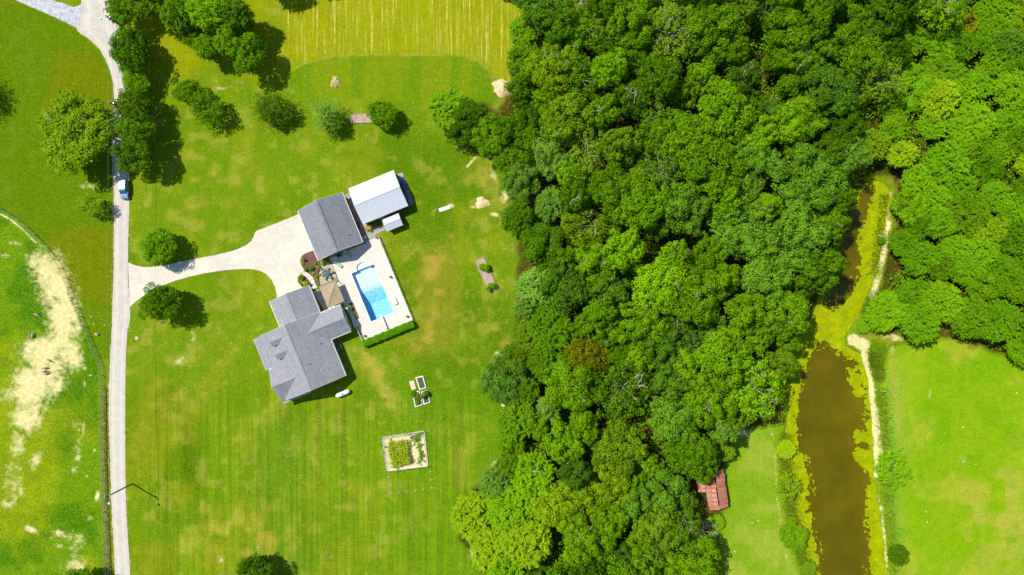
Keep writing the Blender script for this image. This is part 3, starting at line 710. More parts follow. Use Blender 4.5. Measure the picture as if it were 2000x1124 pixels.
bp = t.new('ShaderNodeBump'); bp.inputs['Strength'].default_value = .25; bp.inputs['Distance'].default_value = .05; t.lk(t.noise(t.coord('Object'), 2.2, 3), bp.inputs['Height'])
t.lk(bp.outputs[0], gl.inputs['Normal']); t.lk(bp.outputs[0], fr.inputs['Normal'])
mx = t.new('ShaderNodeMixShader'); t.lk(fr.outputs[0], mx.inputs[0]); t.lk(tp.outputs[0], mx.inputs[1]); t.lk(gl.outputs[0], mx.inputs[2]); t.lk(mx.outputs[0], t.out.inputs['Surface'])
va = t.new('ShaderNodeVolumeAbsorption'); va.inputs['Color'].default_value = (.1, .74, .97, 1); va.inputs['Density'].default_value = .1; t.lk(va.outputs[0], t.out.inputs['Volume'])
wp = [(0, PL), (PW, PL), (PW, 0)] + arc + [(0, 0)]
MB().prism([L(a_, b_) for a_, b_ in wp], -2.6, -.1).build('water', t.m, pool)
cop = [((0, 0), (stepc - stepr, 0)), ((stepc + stepr, 0), (PW, 0)), ((0, 0), (0, PL)), ((PW, 0), (PW, PL)), ((0, PL), (PW, PL))]
for p, q in cop:                                           # white coping bricks, course by course
    p, q = Vector(p), Vector(q); d = (q - p); n = max(1, int(d.length / 5))
    for i in range(n):
        c0 = p + d * (i + .5) / n; ln = d.length / n - .15; hor = abs(d.x) > abs(d.y)
        MB().chamfer_box((0, 0, 0), (ln * S if hor else .3, .3 if hor else ln * S, .05), .012).build('coping_stone', M['white'], pool, L(c0.x, c0.y) + Vector((0, 0, .082)))
# ================================================================== BUILDINGS
def shingle_mat(name, c1, c2):
    t = NT(name); b = t.b; b.inputs['Roughness'].default_value = .9; b.inputs['Specular IOR Level'].default_value = .2
    v = t.coord('Object')
    br = t.new('ShaderNodeTexBrick'); br.inputs['Scale'].default_value = 1.0; br.inputs['Brick Width'].default_value = .34; br.inputs['Row Height'].default_value = .16
    br.inputs['Mortar Size'].default_value = .008; br.offset = .37
    br.inputs['Color1'].default_value = c1; br.inputs['Color2'].default_value = c2; br.inputs['Mortar'].default_value = tuple(x * .62 for x in c2[:3]) + (1,)
    t.lk(t.mapping(v, (1, 1, 1), (0, 0, R(90))), br.inputs['Vector'])
    n = t.noise(v, 3.5, 6, .75)
    c = t.mix(t.mapr(n, .35, .65, 0, .8), br.outputs['Color'], c2)
    c = t.mix(t.mapr(t.noise(v, .35, 3), .4, .7, 0, .25), c, tuple(x * .75 for x in c2[:3]) + (1,))
    c = t.mix(t.mapr(t.noise(t.mapping(v, (.9, .12, 1)), 1.0, 5, .7), .45, .7, 0, .4), c, tuple(x * .7 for x in c2[:3]) + (1,))
    c = t.mix(t.mapr(t.noise(v, 11, 2), .55, .7, 0, .5), c, tuple(min(1, x * 1.5) for x in c1[:3]) + (1,))
    t.lk(c, b.inputs['Base Color']); t.bump(n, .4, .03)
    return t.m
M['shingle'] = shingle_mat('grey_shingles', srgb(172, 171, 172), srgb(136, 135, 138))
M['shingle2'] = shingle_mat('slate_shingles', srgb(158, 158, 161), srgb(122, 123, 128))

def roof_slope(root, pts, m, t=.18, name='roof_slope'):
    return MB().slab(pts, t).build(name, m, root)
def gable(root, a0, a1, b0, b1, axis, rp, hr, h0, h1, m, wall, ov=3.5, gov=2.5, fascia='white', skip=(), nof=()):
    """gable block; axis 'b': ridge runs along b at a=rp, eaves at a0 (height h0) and a1 (h1); axis 'a': the same turned"""
    P = (lambda s, l, h: L(s, l, h)) if axis == 'b' else (lambda s, l, h: L(l, s, h))
    s0, s1, l0, l1 = (a0, a1, b0, b1) if axis == 'b' else (b0, b1, a0, a1)
    def ccw(q):
        n = (Vector(q[1]) - Vector(q[0])).cross(Vector(q[2]) - Vector(q[1]))
        return q if n.z > 0 else q[::-1]
    sl = []
    if 0 not in skip: sl.append(roof_slope(root, ccw([P(s0, l0, h0), P(s0, l1, h0), P(rp, l1, hr), P(rp, l0, hr)]), m))
    if 1 not in skip: sl.append(roof_slope(root, ccw([P(rp, l0, hr), P(rp, l1, hr), P(s1, l1, h1), P(s1, l0, h1)]), m))
    # ridge cap
    cap = MB()
    for sgn, he, se in ((-1, h0, s0), (1, h1, s1)):
        d = 1.9; hh = hr - (hr - he) * d / abs(se - rp)
        cap.slab(ccw([P(rp, l0, hr + .45), P(rp, l1, hr + .45), P(rp + sgn * d, l1, hh + .45), P(rp + sgn * d, l0, hh + .45)]), .04)
    cap.build('ridge_cap', m, root)
    # walls up to the underside of the roof
    i0, i1, j0, j1 = s0 + ov, s1 - ov, l0 + gov, l1 - gov
    hw = lambda s: (h0 + (hr - h0) * (s - s0) / (rp - s0) if s < rp else h1 + (hr - h1) * (s1 - s) / (s1 - rp)) - 2.0
    w = MB()
    for l in (j0, j1): w.face([P(i0, l, 0), P(i1, l, 0), P(i1, l, hw(i1)), P(rp, l, hw(rp)), P(i0, l, hw(i0))])
    for s in (i0, i1): w.face([P(s, j0, 0), P(s, j1, 0), P(s, j1, hw(s)), P(s, j0, hw(s))])
    w.build('wall', wall, root)
    # fascia along the eaves and barge boards along the gables
    fm = M[fascia]
    for s, he, sg in ((s0, h0, -1), (s1, h1, 1)):
        if (0 if sg < 0 else 1) in skip + nof: continue
        c = P(s, (l0 + l1) / 2, he); sz = (.05, (l1 - l0) * S + .02, .2) if axis == 'b' else ((l1 - l0) * S + .02, .05, .2)
        off = P(sg * .24, 0, 0) + Vector((0, 0, -.09)); MB().box(c + off, sz).build('fascia', fm, root)
        g = MB().tube([P(s + sg * 1.0, l0, he - .9), P(s + sg * 1.0, l1, he - .9)], .06, 6); g.build('gutter', fm, root)
    for l, sg in ((l0, -1), (l1, 1)):
        for s, he, kk in ((s0, h0, 0), (s1, h1, 1)):
            if kk in skip: continue
            p, q = P(s, l + sg * .2, he), P(rp, l + sg * .2, hr)
            o = P(0, sg * .4, 0)
            MB().slab(ccw([p, q, q + o, p + o]), .24).build('barge_board', fm, root)
    return sl
def window(root, c, axis, w=1.2, h=1.1, name='window'):
    """c centre on the wall; axis: wall normal 'x+','x-','y+','y-' in the building frame"""
    n = {'x+': Vector((1, 0, 0)), 'x-': Vector((-1, 0, 0)), 'y+': Vector((0, 1, 0)), 'y-': Vector((0, -1, 0))}[axis]
    c = Vector(c); ax = abs(n.x) > .5
    fr = MB(); dd = .08
    for sx in (-1, 1):
        o = Vector((0, sx * w / 2, 0)) if ax else Vector((sx * w / 2, 0, 0)); fr.box(c + o + n * .03, (dd, .09, h + .09) if ax else (.09, dd, h + .09))
    for sz in (-1, 0, 1):
        fr.box(c + Vector((0, 0, sz * h / 2)) + n * .034, (dd, w - .09, .08) if ax else (w - .09, dd, .08))
    o = fr.build(name, M['white'], root)
    MB().box(c + n * .012, (.02, w - .06, h - .06) if ax else (w - .06, .02, h - .06)).build('pane', M['glass'], o)
    MB().box(c + n * .07 + Vector((0, 0, -h / 2 - .06)), (.14, w + .2, .05) if ax else (w + .2, .14, .05)).build('sill', M['white'], o)

# ---- house (origin: foot below the south end of the main ridge)
HB = (625, 753.8)
house = thing('house', 'large cream house with grey shingle roofs, two dormers and three gabled wings', 'house', G(*HB), ROT)
sh = M['shingle']
gable(house, -62, 61, -132, 0, 'b', 0, 58, 58 - .48 * 62, 26, sh, M['cream'], nof=(0,))
# porch: the west slope runs on down to posts
roof_slope(house, [L(-78, -67, 58 - .48 * 78), L(-62.05, -67, 58 - .48 * 62.05), L(-62.05, -132, 58 - .48 * 62.05), L(-78, -132, 58 - .48 * 78)], sh)
MB().box(L(-78.3, -99.5, 58 - .48 * 78) + Vector((0, 0, -.09)), (.05, 65 * S, .2)).build('fascia', M['white'], house)
for bb in (-129, -114, -99, -84, -70):
    MB().box(L(-75, bb, 0) + Vector((0, 0, 1.08)), (.16, .16, 2.16)).build('porch_post', M['white'], house)
MB().box(L(-68.5, -99.5, 0) + Vector((0, 0, .12)), (17 * S, 64 * S, .24)).build('porch_floor', M['oldconc'], house)
gable(house, 30, 102.5, -129, -75, 'a', -102, 42, 26, 26, sh, M['cream'], gov=2.5)                 # wing towards the pool
gable(house, -20, 61.2, -186, -132.4, 'b', 20.6, 46.3, 26, 26, sh, M['cream'])                     # wing towards the driveway
gable(house, -70, -14, -66, 3, 'a', -33, 47, 27, 24, sh, M['cream'])                               # front gable
for bc in (-113, -86):                                                                            # dormers
    d = MB()
    hr_, he_ = 51, 45.5
    for sg in (-1, 1):
        q = [L(-41, bc, hr_), L(-12, bc, hr_), L(-12, bc + sg * 9.5, he_), L(-41, bc + sg * 9.5, he_)]
        n = (q[1] - q[0]).cross(q[2] - q[1]); q = q if n.z > 0 else q[::-1]
        d.slab(q, .14)
    dm = d.build('dormer', sh, house)
    w = MB(); w.face([L(-38.5, bc - 7.5, 38), L(-38.5, bc + 7.5, 38), L(-38.5, bc + 7.5, 45.5), L(-38.5, bc, 49.5), L(-38.5, bc - 7.5, 45.5)])
    for sg in (-1, 1): w.face([L(-38.5, bc + sg * 7.5, 37), L(-16, bc + sg * 7.5, 37), L(-16, bc + sg * 7.5, 45.5), L(-38.5, bc + sg * 7.5, 45.5)])
    w.build('dormer_wall', M['cream'], dm)
    MB().box(L(-38.8, bc, 43.6), (.05, .9, .55)).build('dormer_window', M['glass'], dm)
for a_, b_ in ((14, -46), (28, -27), (44, -74)):                                                   # roof vents
    hz = 58 - .525 * a_
    MB().lathe([(.08, -.2), (.08, .15), (.11, .16), (.11, .22), (.05, .25)], L(a_, b_, hz), 10).build('vent_pipe', M['darkmetal'] if b_ != -27 else M['white'], house)
for b_ in (-60, -40, -18): window(house, L(57.5, b_, 14), 'x+')
for a_ in (15, 42): window(house, L(a_, -2.5, 14), 'y-')
window(house, L(-30, .5 - 1, 14), 'y-', 1.0); window(house, L(100, -112, 13), 'x+', 1.6); window(house, L(100, -92, 13), 'x+', 1.0)
window(house, L(57.7, -160, 14), 'x+'); window(house, L(57.7, -178, 14), 'x+', .9)
MB().box(L(57.5, -146, 0) + Vector((.03, 0, 1.05)), (.06, .95, 2.1)).build('door', M['white'], house)
# ---- garage
garage = thing('garage', 'detached garage with grey shingle gable roof beside the driveway', 'garage', G(670.4, 492.5), ROT)
gable(garage, -46, 46, -103, 0, 'b', 0, 47, 22, 22, M['shingle2'], M['cream'])
MB().lathe([(.08, -.2), (.08, .15), (.11, .16), (.11, .22), (.05, .25)], L(30, -21, 47 - .543 * 30), 10).build('vent_pipe', M['darkmetal'], garage)
for sg in (-1, 1): MB().box(L(sg * 2.4, -51, 47.2 - .543 * 2.4), (.05, 88 * S, .09)).build('ridge_vent', M['darkmetal'], garage)
for b_ in (-78, -38):
    d = MB().box(L(-42.5, b_, 0) + Vector((-.03, 0, 1.05)), (.06, 2.7, 2.1)); dd = d.build('garage_door', M['white'], garage)
    for k in range(4): MB().box(L(-42.5, b_, 0) + Vector((-.068, 0, .3 + k * .5)), (.02, 2.5, .42)).build('door_panel', M['white'], dd)
for a_ in (-12, 16): window(garage, L(a_, -2.5, 13), 'y-', 1.1, .9)
dd = MB().box(L(30, -2.5, 0) + Vector((0, -.03, 1.02)), (.95, .06, 2.05)).build('door', M['white'], garage)
MB().box(L(30, -2.5, 0) + Vector((.36, -.09, 1.0)), (.05, .07, .12)).build('handle', M['darkmetal'], dd)

# ---- metal buildings with ribbed roof panels
def ribbed(root, a0, a1, b0, b1, rp, hr, h0, h1, n, m, tone=.0):
    wd = (a1 - a0) / n * S
    for s, he, sg in ((b0, h0, -1), (b1, h1, 1)):
        run = abs(s - rp) * S; rise = (hr - he) * S; ln = math.hypot(run, rise)
        ang = math.atan2(rise, run)
        p = MB(); x0 = -wd / 2; hr3 = .028
        xs = [(x0, 0)]
        for k in range(3):
            xc = x0 + wd * (k + .5) / 3
            xs += [(xc - .06, 0), (xc - .03, hr3), (xc + .03, hr3), (xc + .06, 0)]
        xs += [(x0 + wd - .012, 0)]
        for (xa, za), (xb, zb) in zip(xs[:-1], xs[1:]):
            p.face([(xa, 0, za), (xa, -ln, za), (xb, -ln, zb), (xb, 0, zb)][::1] if True else [])
        p.face([(x0, 0, -.03), (x0 + wd - .012, 0, -.03), (x0 + wd - .012, -ln, -.03), (x0, -ln, -.03)])
        me = p.mesh('roof_panel'); me.materials.append(m)
        for i in range(n):
            c = L(a0 + (a1 - a0) * (i + .5) / n, rp, hr)
            o = link('roof_panel', me, m, root, c)
            o.rotation_euler = (ang, 0, 0) if sg > 0 else (ang, 0, math.pi)
    MB().tube([L(a0, rp, hr) + Vector((0, 0, .01)), L(a1, rp, hr) + Vector((0, 0, .01))], .09, 8).build('ridge_cap', m, root)
    i = 2
    w = MB(); hw = lambda s: (h0 + (hr - h0) * (s - b0) / (rp - b0) if s < rp else h1 + (hr - h1) * (b1 - s) / (b1 - rp)) - 1.2
    for a_ in (a0 + i, a1 - i): w.face([L(a_, b0 + i, 0), L(a_, b1 - i, 0), L(a_, b1 - i, hw(b1 - i)), L(a_, rp, hw(rp)), L(a_, b0 + i, hw(b0 + i))])
    for b_ in (b0 + i, b1 - i): w.face([L(a0 + i, b_, 0), L(a1 - i, b_, 0), L(a1 - i, b_, hw(b_)), L(a0 + i, b_, hw(b_))])
    return w
barn = thing('metal_barn', 'large barn with bright white ribbed metal gable roof behind the garage', 'barn', G(714.4, 441.1), ROT)
ribbed(barn, 0, 94, -74, 0, -37, 39, 26, 26, 12, M['whitemetal']).build('wall', M['brickw'], barn)
window(barn, L(92, -20, 14), 'x+', 1.0); window(barn, L(92, -52, 14), 'x+', 1.0)
MB().box(L(40, -2, 0) + Vector((0, -.03, 1.05)), (2.4, .06, 2.1)).build('door', M['white'], barn)
shed = thing('garden_shed', 'small shed with white metal gable roof beside the metal barn', 'shed', G(758.6, 454.4), ROT)
ribbed(shed, 0, 34.4, -25.3, 0, -12.6, 23, 17, 17, 5, M['whitemetal']).build('wall', M['brickw'], shed)
dd = MB().box(L(2, -12.6, 0) + Vector((-.03, 0, .95)), (.06, 1.2, 1.8)).build('door', M['white'], shed)

# ---- rusty shed at the edge of the wood
t = NT('rusty_roof_sheet'); b = t.b; v = t.coord('Object'); oi = t.new('ShaderNodeObjectInfo')
n = t.noise(t.mapping(v, (.5, 5, 1)), 1.6, 6, .7)
c = t.mix(t.mapr(n, .3, .7, 0, 1), srgb(200, 104, 52), srgb(104, 58, 40))
c = t.mix(t.math('MULTIPLY', t.mapr(t.noise(t.mapping(v, (.35, 4, 1)), 2.4, 6, .75), .47, .6, 0, 1), t.mapr(oi.outputs['Random'], 0, 1, .2, .95)), c, srgb(232, 206, 184))
c = t.mix(t.mapr(oi.outputs['Random'], .6, 1, 0, .4), c, srgb(150, 96, 80))
t.lk(c, b.inputs['Base Color']); b.inputs['Roughness'].default_value = .8; M['rust'] = t.m
M['greyboard'] = mat('grey_barn_board', srgb(120, 108, 96), srgb(84, 76, 68), 3, .9, stretch=(9, 9, .6))
gx0, gy0 = ground_px(1395.5, 920.6, 24)
rshed = thing('rusty_shed', 'old shed with rusty sheet metal roof under the woodland edge', 'shed', G(gx0, gy0), -math.atan2(.143, .99) * -1)
rshed.rotation_euler.z = math.atan2(.143, .99)
rs = random.Random(8)
def rsheets(x0, x1, z0, z1, n, y0, y1):
    wd = (y1 - y0) / n
    for i in range(n):
        ya, yb = y0 + wd * i + rs.uniform(.0, .03), y0 + wd * (i + 1) - rs.uniform(.015, .05)
        m = MB(); dx = rs.uniform(-.12, .12); k = 6; lift = rs.uniform(0, .05)
        for j in range(k):
            u0, u1 = j / k, (j + 1) / k
            za = .02 * (j % 2) + lift; zb = .02 * ((j + 1) % 2) + lift
            p = lambda x, u, z: Vector((x + dx, -(ya + (yb - ya) * u), z))
            m.face([p(x0, u0, z0 + za), p(x0, u1, z0 + zb), p(x1, u1, z1 + zb), p(x1, u0, z1 + za)])
        c = Vector(((x0 + x1) / 2, -(ya + yb) / 2, (z0 + z1) / 2)); m.v = [tuple(Vector(q) - c) for q in m.v]
        m.build('roof_sheet', M['rust'], rshed, c)
rsheets(0, 19 * S, 2.95, 2.1, 9, 0, 74 * S)
rsheets(-19 * S, -.12, 2.0, 2.6, 9, -.2, 76 * S); rsheets(-34 * S, -19.6 * S, 1.5, 1.95, 5, 0, 40 * S)
w = MB(); X1 = 17 * S; X0 = -18 * S; Y1 = -72 * S
w.face([(X1, -.2, 0), (X1, Y1, 0), (X1, Y1, 2.1), (X1, -.2, 2.1)]); w.face([(X0, -.2, 0), (X0, Y1, 0), (X0, Y1, 1.95), (X0, -.2, 1.95)])
for yy in (-.2, Y1): w.face([(X0, yy, 0), (X1, yy, 0), (X1, yy, 2.1), (0, yy, 2.85), (0, yy, 2.5), (X0, yy, 1.95)])
w.build('wall', M['greyboard'], rshed)
for yy in (-.4, -2.4, -4.4):
    MB().box((-33 * S, yy, .75), (.13, .13, 1.5)).build('post', M['greyboard'], rshed)

# ---- tan canopy on posts
GC = ground_px(648.5, 575.6, 21)
gz = thing('canopy', 'tan hipped fabric canopy on posts between house and patio', 'canopy', G(*GC), ROT)
hw_, hl_, ze, zp = 17.2 * S, 21.0 * S, 2.45, 3.15
crn = [Vector((sx * hw_, sy * hl_, ze)) for sx, sy in ((-1, -1), (1, -1), (1, 1), (-1, 1))]
apex = Vector((0, 0, zp))
for i in range(4):
    p, q = crn[i], crn[(i + 1) % 4]; m = MB(); k = 6
    rows = []
    for j in range(k + 1):
        tt = j / k; a_, b_ = p.lerp(apex, tt), q.lerp(apex, tt); sag = -.10 * math.sin(math.pi * tt)
        rows.append([a_.lerp(b_, u) + Vector((0, 0, sag * math.sin(math.pi * u))) for u in (0, .25, .5, .75, 1)])
    for j in range(k):
        for u in range(4):
            if j == k - 1: m.face([rows[j][u], rows[j][u + 1], rows[k][0]])
            else: m.face([rows[j][u], rows[j][u + 1], rows[j + 1][u + 1], rows[j + 1][u]])
    m.face([p, p + Vector((0, 0, -.22)), q + Vector((0, 0, -.22)), q])
    m.build('fabric_panel', M['canvas'], gz)
    MB().tube([p + Vector((0, 0, .03)), apex + Vector((0, 0, .03))], .03, 5).build('seam', M['canvas'], gz)
    pb = Vector((p.x * .94, p.y * .94, 0))
    MB().box(pb + Vector((0, 0, ze / 2 - .06)), (.1, .1, ze - .12)).build('post', M['darkmetal'], gz)
# ================================================================== TREES
def make_crown(seed, style):
    """leaf faces of one crown in tree units: crown radius about 1, ground at z=0, top at about 1.9"""
    rs = np.random.RandomState(seed)
    P = []; N = []; T = []; SZ = []; AS = []
    if style in ('broad', 'dense', 'open'):
        nl = {'broad': 18, 'dense': 13, 'open': 16}[style]
        lobes = [(rs.uniform(-.15, .15), rs.uniform(-.15, .15), 1.42, rs.uniform(.3, .42))]
        for i in range(nl):
            a = i * 2.39996 + rs.uniform(-.3, .3); rr = rs.uniform(.5, .82) if i > 3 else rs.uniform(.3, .5)
            z = 1.12 + .42 * math.sqrt(max(0, 1 - rr * rr)) - .28 * rr + rs.uniform(-.30, .16) * (.5 if style == 'dense' else 1)
            lobes.append((rr * math.cos(a), rr * math.sin(a), z, rs.uniform(.16, .31)))
        for lx, ly, lz, lr in lobes:
            nc = int({'broad': 24, 'dense': 26, 'open': 17}[style] * lr / .26)
            for c in range(nc):
                d = rs.normal(size=3); d[2] = abs(d[2]) * 1.1 - .2; d /= np.linalg.norm(d)
                cr = rs.uniform(.06, .135) * {'broad': 1, 'dense': .85, 'open': .85}[style]
                cc = np.array([lx, ly, lz]) + d * lr * rs.uniform(.72, 1.05)
                k = int({'broad': 70, 'dense': 74, 'open': 44}[style] * (cr / .145) ** 2)
                dd = rs.normal(size=(k, 3)); dd[:, 2] = np.abs(dd[:, 2]) * 1.0 - .35; dd += d * .5
                dd /= np.linalg.norm(dd, axis=1)[:, None]
                P.append(cc + dd * cr * rs.uniform(.72, 1.08, (k, 1)) * [1.15, 1.15, .85])
                nn = dd * 1.0 + rs.normal(0, .32, (k, 3)) + [0, 0, .2]; N.append(nn)
                T.append(rs.normal(size=(k, 3))); s = {'broad': .026, 'dense': .022, 'open': .025}[style]
                SZ.append(s * rs.uniform(.7, 1.35, k)); AS.append(rs.uniform(.55, 1.0, k))
        # inner leaves that close the crown from below
        k = 1500 if style == 'dense' else 500; a = rs.uniform(0, 6.283, k); rr = np.sqrt(rs.uniform(0, .66, k))
        P.append(np.stack([rr * np.cos(a), rr * np.sin(a), rs.uniform(.7, 1.15, k)], -1)); N.append(rs.normal(0, .5, (k, 3)) + [0, 0, 1]); T.append(rs.normal(size=(k, 3))); SZ.append(np.full(k, .06)); AS.append(np.full(k, .8))
    elif style == 'spray':
        nf = 620
        for i in range(nf):
            a = rs.uniform(0, 6.283); rr = math.sqrt(rs.uniform(0, 1)) * .78
            dome = .9 + .78 * math.sqrt(max(0, 1 - rr * rr)) + .16 * math.sin(3.1 * a + seed) * math.sin(5.3 * rr + seed) + .07 * math.sin(7 * a + 9 * rr)
            st = np.array([rr * math.cos(a), rr * math.sin(a), dome * rs.uniform(.72, 1.02)])
            az = a + rs.normal(0, 1.3); up = rs.uniform(-.15, .75) * (1 - rr * .6)
            d = np.array([math.cos(az), math.sin(az), up]); d /= np.linalg.norm(d)
            ln = rs.uniform(.09, .22); k = 12
            tt = np.linspace(0, 1, k)[:, None]
            pts = st + d * ln * tt + np.array([0, 0, -.10]) * (tt ** 2)
            side = np.cross(d, [0, 0, 1]); side /= np.linalg.norm(side) + 1e-9
            sg = np.where(np.arange(k) % 2 == 0, 1, -1)[:, None]
            pts = pts + side * sg * .028 * (1 - .6 * tt) + rs.normal(0, .008, (k, 3))
            P.append(pts); N.append(np.tile(np.cross(side, d), (k, 1)) * 1.0 + rs.normal(0, .35, (k, 3)) + [0, 0, .3]); T.append(side * sg + d * .6 + rs.normal(0, .15, (k, 3)))
            SZ.append(np.full(k, .031) * rs.uniform(.8, 1.3)); AS.append(np.full(k, .55))
        k = 500; a = rs.uniform(0, 6.283, k); rr = np.sqrt(rs.uniform(0, .55, k))
        P.append(np.stack([rr * np.cos(a), rr * np.sin(a), rs.uniform(.8, 1.35, k)], -1)); N.append(rs.normal(0, .5, (k, 3)) + [0, 0, 1]); T.append(rs.normal(size=(k, 3))); SZ.append(np.full(k, .06)); AS.append(np.full(k, .8))
    elif style == 'feather':                                    # sparse wispy crown, leaves along arching twigs
        for i in range(230):
            a = rs.uniform(0, 6.283); el = rs.uniform(.1, 1.4)
            d = np.array([math.cos(a) * math.cos(el), math.sin(a) * math.cos(el), math.sin(el)]); ln = rs.uniform(.55, 1.0); k = 17
            tt = np.linspace(.35, 1, k)[:, None]
            pts = np.array([0, 0, .75]) + d * ln * tt * [1, 1, 1.05] + np.array([0, 0, -.22]) * tt ** 3 + rs.normal(0, .03, (k, 3))
            P.append(pts); N.append(rs.normal(0, .7, (k, 3)) + [0, 0, .8]); T.append(d + rs.normal(0, .4, (k, 3))); SZ.append(np.full(k, .034) * rs.uniform(.6, 1.3)); AS.append(np.full(k, .3))
    P = np.concatenate(P); N = np.concatenate(N); T = np.concatenate(T); SZ = np.concatenate(SZ); AS = np.concatenate(AS)
    N /= np.linalg.norm(N, axis=1)[:, None]
    U = np.cross(N, T); U /= np.linalg.norm(U, axis=1)[:, None] + 1e-9; V = np.cross(N, U)
    U = U * SZ[:, None] * AS[:, None]; V = V * SZ[:, None]
    bend = N * SZ[:, None] * .25
    Q = np.stack([P - V, P + U - bend, P + V, P - U - bend], 1)          # leaf-spray rhombus
    return quad_mesh('crown', Q)
def make_trunk(seed, style):
    rs = random.Random(seed); m = MB()
    m.tube([(0, 0, -.05), (.01, .01, .3), (.02, -.01, .7), (0, .02, 1.15)], [.075, .055, .045, .025], 8)
    for i in range(9 if style != 'dense' else 5):
        a = i * 2.4 + rs.uniform(-.4, .4); rr = rs.uniform(.45, .85); z0 = rs.uniform(.5, .95)
        e = Vector((rr * math.cos(a), rr * math.sin(a), 1.1 + .6 * (1 - rr) + rs.uniform(0, .28)))
        mid = Vector((e.x * .45, e.y * .45, z0 + (e.z - z0) * .6))
        m.tube([(0, 0, z0), mid, e], [.026, .018, .007], 5)
        for k in range(3):
            b_ = a + rs.uniform(-.8, .8); q = mid.lerp(e, rs.uniform(.2, .8))
            m.tube([q, q + Vector((.25 * math.cos(b_), .25 * math.sin(b_), rs.uniform(.05, .25)))], [.010, .004], 4)
    return m.mesh('trunk')
PROTO = {}
for st_, n_ in (('broad', 7), ('dense', 3), ('open', 3), ('spray', 5), ('feather', 2)):
    PROTO[st_] = [(make_crown(100 + 17 * i + len(st_) * 7, st_), make_trunk(50 + i + len(st_), st_)) for i in range(n_)]
for st_ in PROTO:
    for cr_, tk_ in PROTO[st_]: cr_.materials.append(LEAF['mid']); tk_.materials.append(M['bark'])
BARE = []
for i_ in range(3):
    r_ = random.Random(i_ + 40); m_ = MB(); p_ = [Vector((-1.2, 0, -.9)), Vector((-.4, .1, -.1)), Vector((.4, -.05, .15)), Vector((1.2, .1 * i_, .3))]
    m_.tube(p_, [.07, .055, .04, .015], 5)
    for k_ in range(6):
        q_ = p_[1].lerp(p_[3], r_.random()); m_.tube([q_, q_ + Vector((r_.uniform(.1, .6), r_.choice([-1, 1]) * r_.uniform(.25, .7), r_.uniform(.05, .35)))], [.03, .01], 4)
    BARE.append(m_.mesh('bare_branch')); BARE[-1].materials.append(M['palebark'])
trnd = random.Random(77)
def tree(px, py, r, top, tone, style, label, cat='tree', group=None, name='tree', ry=None, proto=None, bark='bark', rz=None):
    """px,py,r: crown centre and radius as the photograph shows them; top: height of the crown top in photo pixels"""
    sz = top * S / 1.9; hc = top * .66
    g = ground_px(px, py, hc); k = 1 - hc / F
    ja = trnd.uniform(.9, 1.1); rr = r * S * k * (ja if ry is None else 1); ryy = (ry * S * k) if ry else r * S * k / ja
    o = thing(name, label, cat, G(*g), 0, group)
    cr_, tk_ = PROTO[style][proto if proto is not None else trnd.randrange(len(PROTO[style]))]
    rot = rz if rz is not None else trnd.uniform(0, 6.283)
    if ry is not None: rot = 0
    link('trunk', tk_, M[bark], o, None, (0, 0, rot), (rr * (.62 if style == 'feather' else .84), ryy * (.62 if style == 'feather' else .84), sz * (.85 if style == 'feather' else .96)))
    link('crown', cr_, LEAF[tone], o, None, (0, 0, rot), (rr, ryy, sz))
    return o
# ---- trees standing on the lawns, by the lane and at the top of the picture
G_L = 'trees along the lane'
tree(305, 482, 42, 62, 'mid', 'dense', 'round green tree on the upper side of the driveway mouth')
tree(312, 592, 43, 78, 'mid', 'dense', 'round dark green tree on the lower side of the driveway mouth')
tree(176, 402, 31, 44, 'yellow', 'open', 'small thin yellow green tree by the lane below the parked car', ry=24)
tree(140, 256, 78, 96, 'yellow', 'broad', 'broad yellow green tree with pale branches across the lane from the hedge row', bark='palebark', proto=0)
tree(247, 92, 47, 84, 'deep', 'dense', 'round dark tree beside the lane next to the upper lamp pole')
tree(240, 133, 22, 40, 'silver', 'feather', 'thin grey green sapling at the lane edge under the round dark tree')
tree(262, 160, 30, 50, 'mid', 'dense', 'small bushy tree between the round dark tree and the lane row')
tree(255, 203, 40, 84, 'cedar', 'dense', 'topmost dark tree of the row along the lane', group=G_L)
tree(262, 252, 38, 78, 'mid', 'broad', 'middle green tree of the row along the lane', group=G_L)
tree(258, 302, 40, 82, 'mid', 'broad', 'lowest green tree of the lane row, above the parked car', group=G_L)
tree(240, 18, 38, 72, 'mid', 'spray', 'bright feathery tree at the lane bend under the top edge')
for x_, y_, r_, tp, tn, sty, lb in (
    (285, -12, 48, 110, 'cedar', 'spray', 'tall dark conifer at the top edge nearest the lane'),
    (345, 22, 40, 105, 'deep', 'spray', 'tall dark conifer second from the lane at the top edge'),
    (405, 20, 44, 110, 'mid', 'spray', 'feathery green conifer in the middle of the top group'),
    (455, 30, 42, 100, 'deep', 'spray', 'dark conifer at the right of the top group'),
    (378, 72, 26, 60, 'cedar', 'dense', 'small dark tree poking out below the top conifer group'),
    (400, 92, 27, 70, 'mid', 'spray', 'small green tree at the foot of the top conifer group'),
    (445, 78, 34, 85, 'mid', 'spray', 'bushy green tree on the lawn side of the top group'),
    (484, 102, 40, 80, 'bright', 'broad', 'rounded bright tree at the lawn end of the top group'),
    (520, -62, 45, 95, 'deep', 'spray', 'dark conifer over the top edge next to the hay field'),
    (600, -80, 40, 90, 'deep', 'dense', 'tree beyond the top edge casting shade on the hay field'),
    (985, -72, 42, 110, 'deep', 'dense', 'tall tree beyond the top edge at the hay field corner')):
    tree(x_, y_, r_, tp, tn, sty, lb, group='trees at the top of the lawn')
tree(364, 178, 27, 48, 'mid', 'broad', 'left dark green clump of the double tree below the hay field')
tree(402, 210, 38, 58, 'mid', 'open', 'right loose clump of the double tree below the hay field')
tree(524, 206, 62, 60, 'olive', 'feather', 'wide feathery olive tree above the lawn, between double tree and gravel bed', ry=46)
